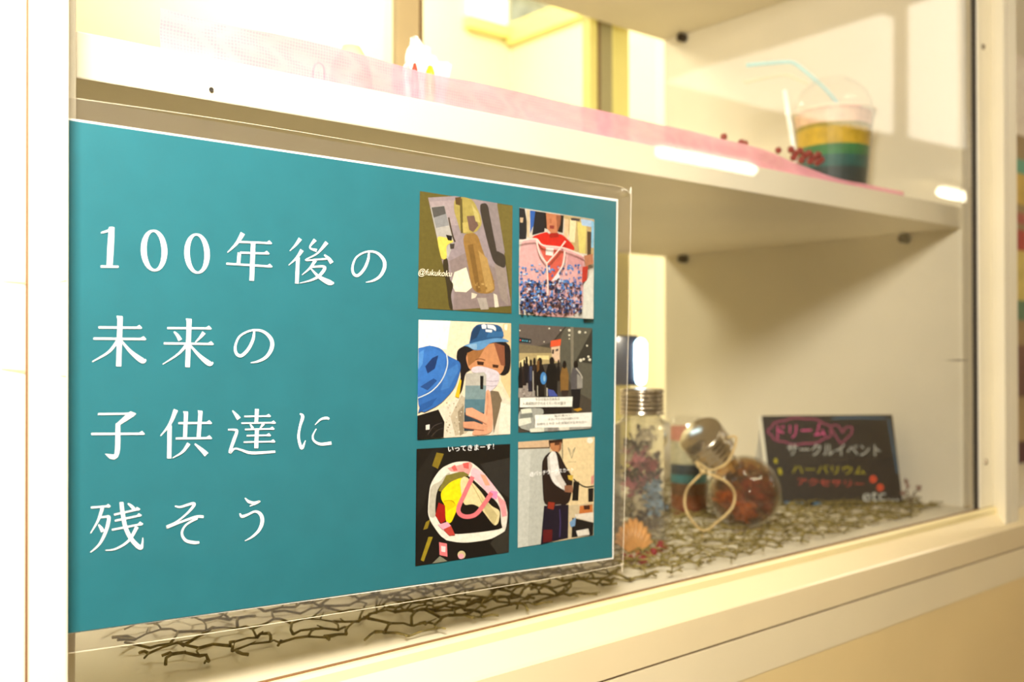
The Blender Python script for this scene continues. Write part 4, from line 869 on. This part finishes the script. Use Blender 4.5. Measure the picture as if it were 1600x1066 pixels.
zd = cz(121); bm = bmesh.new(); prof = [(rt0+.002, zt), (rt0+.002, zt+.005)]+[(rt0*math.cos(a*PI/20)*.99+.0001, zt+.005+(zd-zt-.005)*math.sin(a*PI/20)) for a in range(0, 9)]+[(.012, zd)]
lathe(bm, prof, 40, TM); P2(cup, 'dome_lid', bm, M['cup'])
bm = bmesh.new(); tube(bm, [(CX+(rt0+.002)*math.cos(2*PI*k/40), CY+(rt0+.002)*math.sin(2*PI*k/40), zt+.004) for k in range(40)], .0011, 6, closed=True); P2(cup, 'lid_rim', bm, mat('pale_rim', (244, 226, 200), .3, noise=.03))
bm = bmesh.new(); tube(bm, [at_depth(x, y, cd) for x, y in spline([(1166, 102), (1200, 99), (1232, 97), (1244, 101), (1262, 115), (1290, 140), (1316, 172), (1330, 200)], 4)], 3.6*pm, 8); P2(cup, 'straw', bm, mat('pale_blue_straw', (178, 222, 222), .4, noise=.12, nscale=200))
bm = bmesh.new(); tube(bm, [at_depth(x, y, cd-.005) for x, y in spline([(1163, 129), (1195, 122), (1228, 117), (1246, 124), (1262, 131)], 4)], 2.6*pm, 8); P2(cup, 'lid_tab', bm, mat('peach_tab', (246, 216, 180), .4, noise=.05))
# solid white streak added for the lamp highlight on the cup
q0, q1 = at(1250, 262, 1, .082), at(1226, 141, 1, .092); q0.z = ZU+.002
bm = bmesh.new(); tube(bm, [q0, q0.lerp(q1, .5), q1], .0024, 10); st_ = obj('cup_highlight', bm, mat('highlight_white', (254, 253, 246), .2, coat=.6, noise=.01), None, True); tag(st_, 'solid white streak standing in for the lamp highlight on the clear cup', 'highlight')

# ------------------------------------------------------------------ neighbouring bay: bright printed card
nb = thing('printed_card', (at(1597, 500, 1, .149).x, .15, ZF), 'colourful printed card in the neighbouring cabinet bay', 'card')
xq0 = at(1586, 500, 1, .149).x; xq1 = xq0+.30
bm = bmesh.new(); box(bm, xq0, xq1, .150, .152, ZF, .46); P2(nb, 'card_sheet', bm, mat('tan_card', (176, 152, 112), .6, noise=.1), False)
for py0, py1, kcol, nm in ((88, 212, (255, 240, 226), 'light_patch'), (250, 272, (110, 176, 150), 'teal_patch'), (272, 320, (222, 190, 96), 'yellow_patch'), (334, 350, (196, 110, 96), 'red_patch'), (360, 392, (190, 80, 70), 'crimson_patch'), (392, 470, (228, 206, 120), 'pale_yellow_patch'), (470, 500, (110, 140, 110), 'green_patch'), (540, 620, (130, 96, 84), 'brown_patch'), (690, 760, (84, 44, 48), 'maroon_patch')):  # first patch paints a pool of light onto the card
    bm = bmesh.new(); za, zb = at(1597, py0, 1, .149).z, at(1597, py1, 1, .149).z; box(bm, xq0+.001, xq1-.01, .1490, .1499, zb, za); P2(nb, nm, bm, mat(nm+'_ink', kcol, .5, noise=.15, nscale=50), False)

# ------------------------------------------------------------------ the shop in front (seen mirrored in the glass)
def mirrored(px, py, ax, v):
    q = at(px, py, ax, v); return Vector((q.x, -q.y, q.z))
m_tube = emis('fluorescent_tube', (255, 244, 214), 26)
ZL = 1.62
for k, (pa_, pb_) in enumerate((((1030, 237), (1176, 266)), ((1470, 300), (1560, 322)), (None, None))):
    if pa_: a, b = mirrored(*pa_, 2, ZL), mirrored(*pb_, 2, ZL)
    else: a, b = Vector((.1, -1.55, ZL)), Vector((1.4, -1.55, ZL))          # unseen lamp added as fill, its reflection kept out of view
    b = Vector((b.x, a.y, ZL)); 
    lt = thing('fluorescent_lamp', ((a.x+b.x)/2, a.y, ZCE), 'fluorescent tube lamp hanging from the shop ceiling', 'lamp', 'tube lamps on the shop ceiling')
    bm = bmesh.new(); tube(bm, [(a.x, a.y, ZL), (b.x, a.y, ZL)], .032, 10); P2(lt, 'tube', bm, m_tube)
    P2(lt, 'housing', bbox(a.x-.03, b.x+.03, a.y-.05, a.y+.05, ZL+.05, ZCE), M['white'], False)
m_glow_panel = emis('added_panel_glow', (255, 244, 222), 2.4)  # added glowing panels, shaped to give bright patches in the glass
XS = 2.3
for nm, poly in (('added_glow_panel', [(1040, 128), (1100, 104), (1200, 77), (1380, 21), (1380, 205), (1200, 170)]), ('added_glow_panel', [(1421, 9), (1432, 5), (1575, -42), (1575, 246), (1421, 213)])):
    pts = [mirrored(*q, 0, XS) for q in poly]
    bm = bmesh.new(); a = [bm.verts.new(p) for p in pts]; b = [bm.verts.new(p+Vector((.06, 0, 0))) for p in pts]; n = len(pts)
    bm.faces.new(a); bm.faces.new(b[::-1])
    for i in range(n): bm.faces.new((a[i], a[(i+1) % n], b[(i+1) % n], b[i]))
    o = obj(nm, bm, m_glow_panel); tag(o, 'added glowing white panel with slanting lower edge that makes a bright patch in the glass' if len(poly) == 6 else 'tall added glowing white panel that makes a bright patch in the glass beside the post', 'sign')
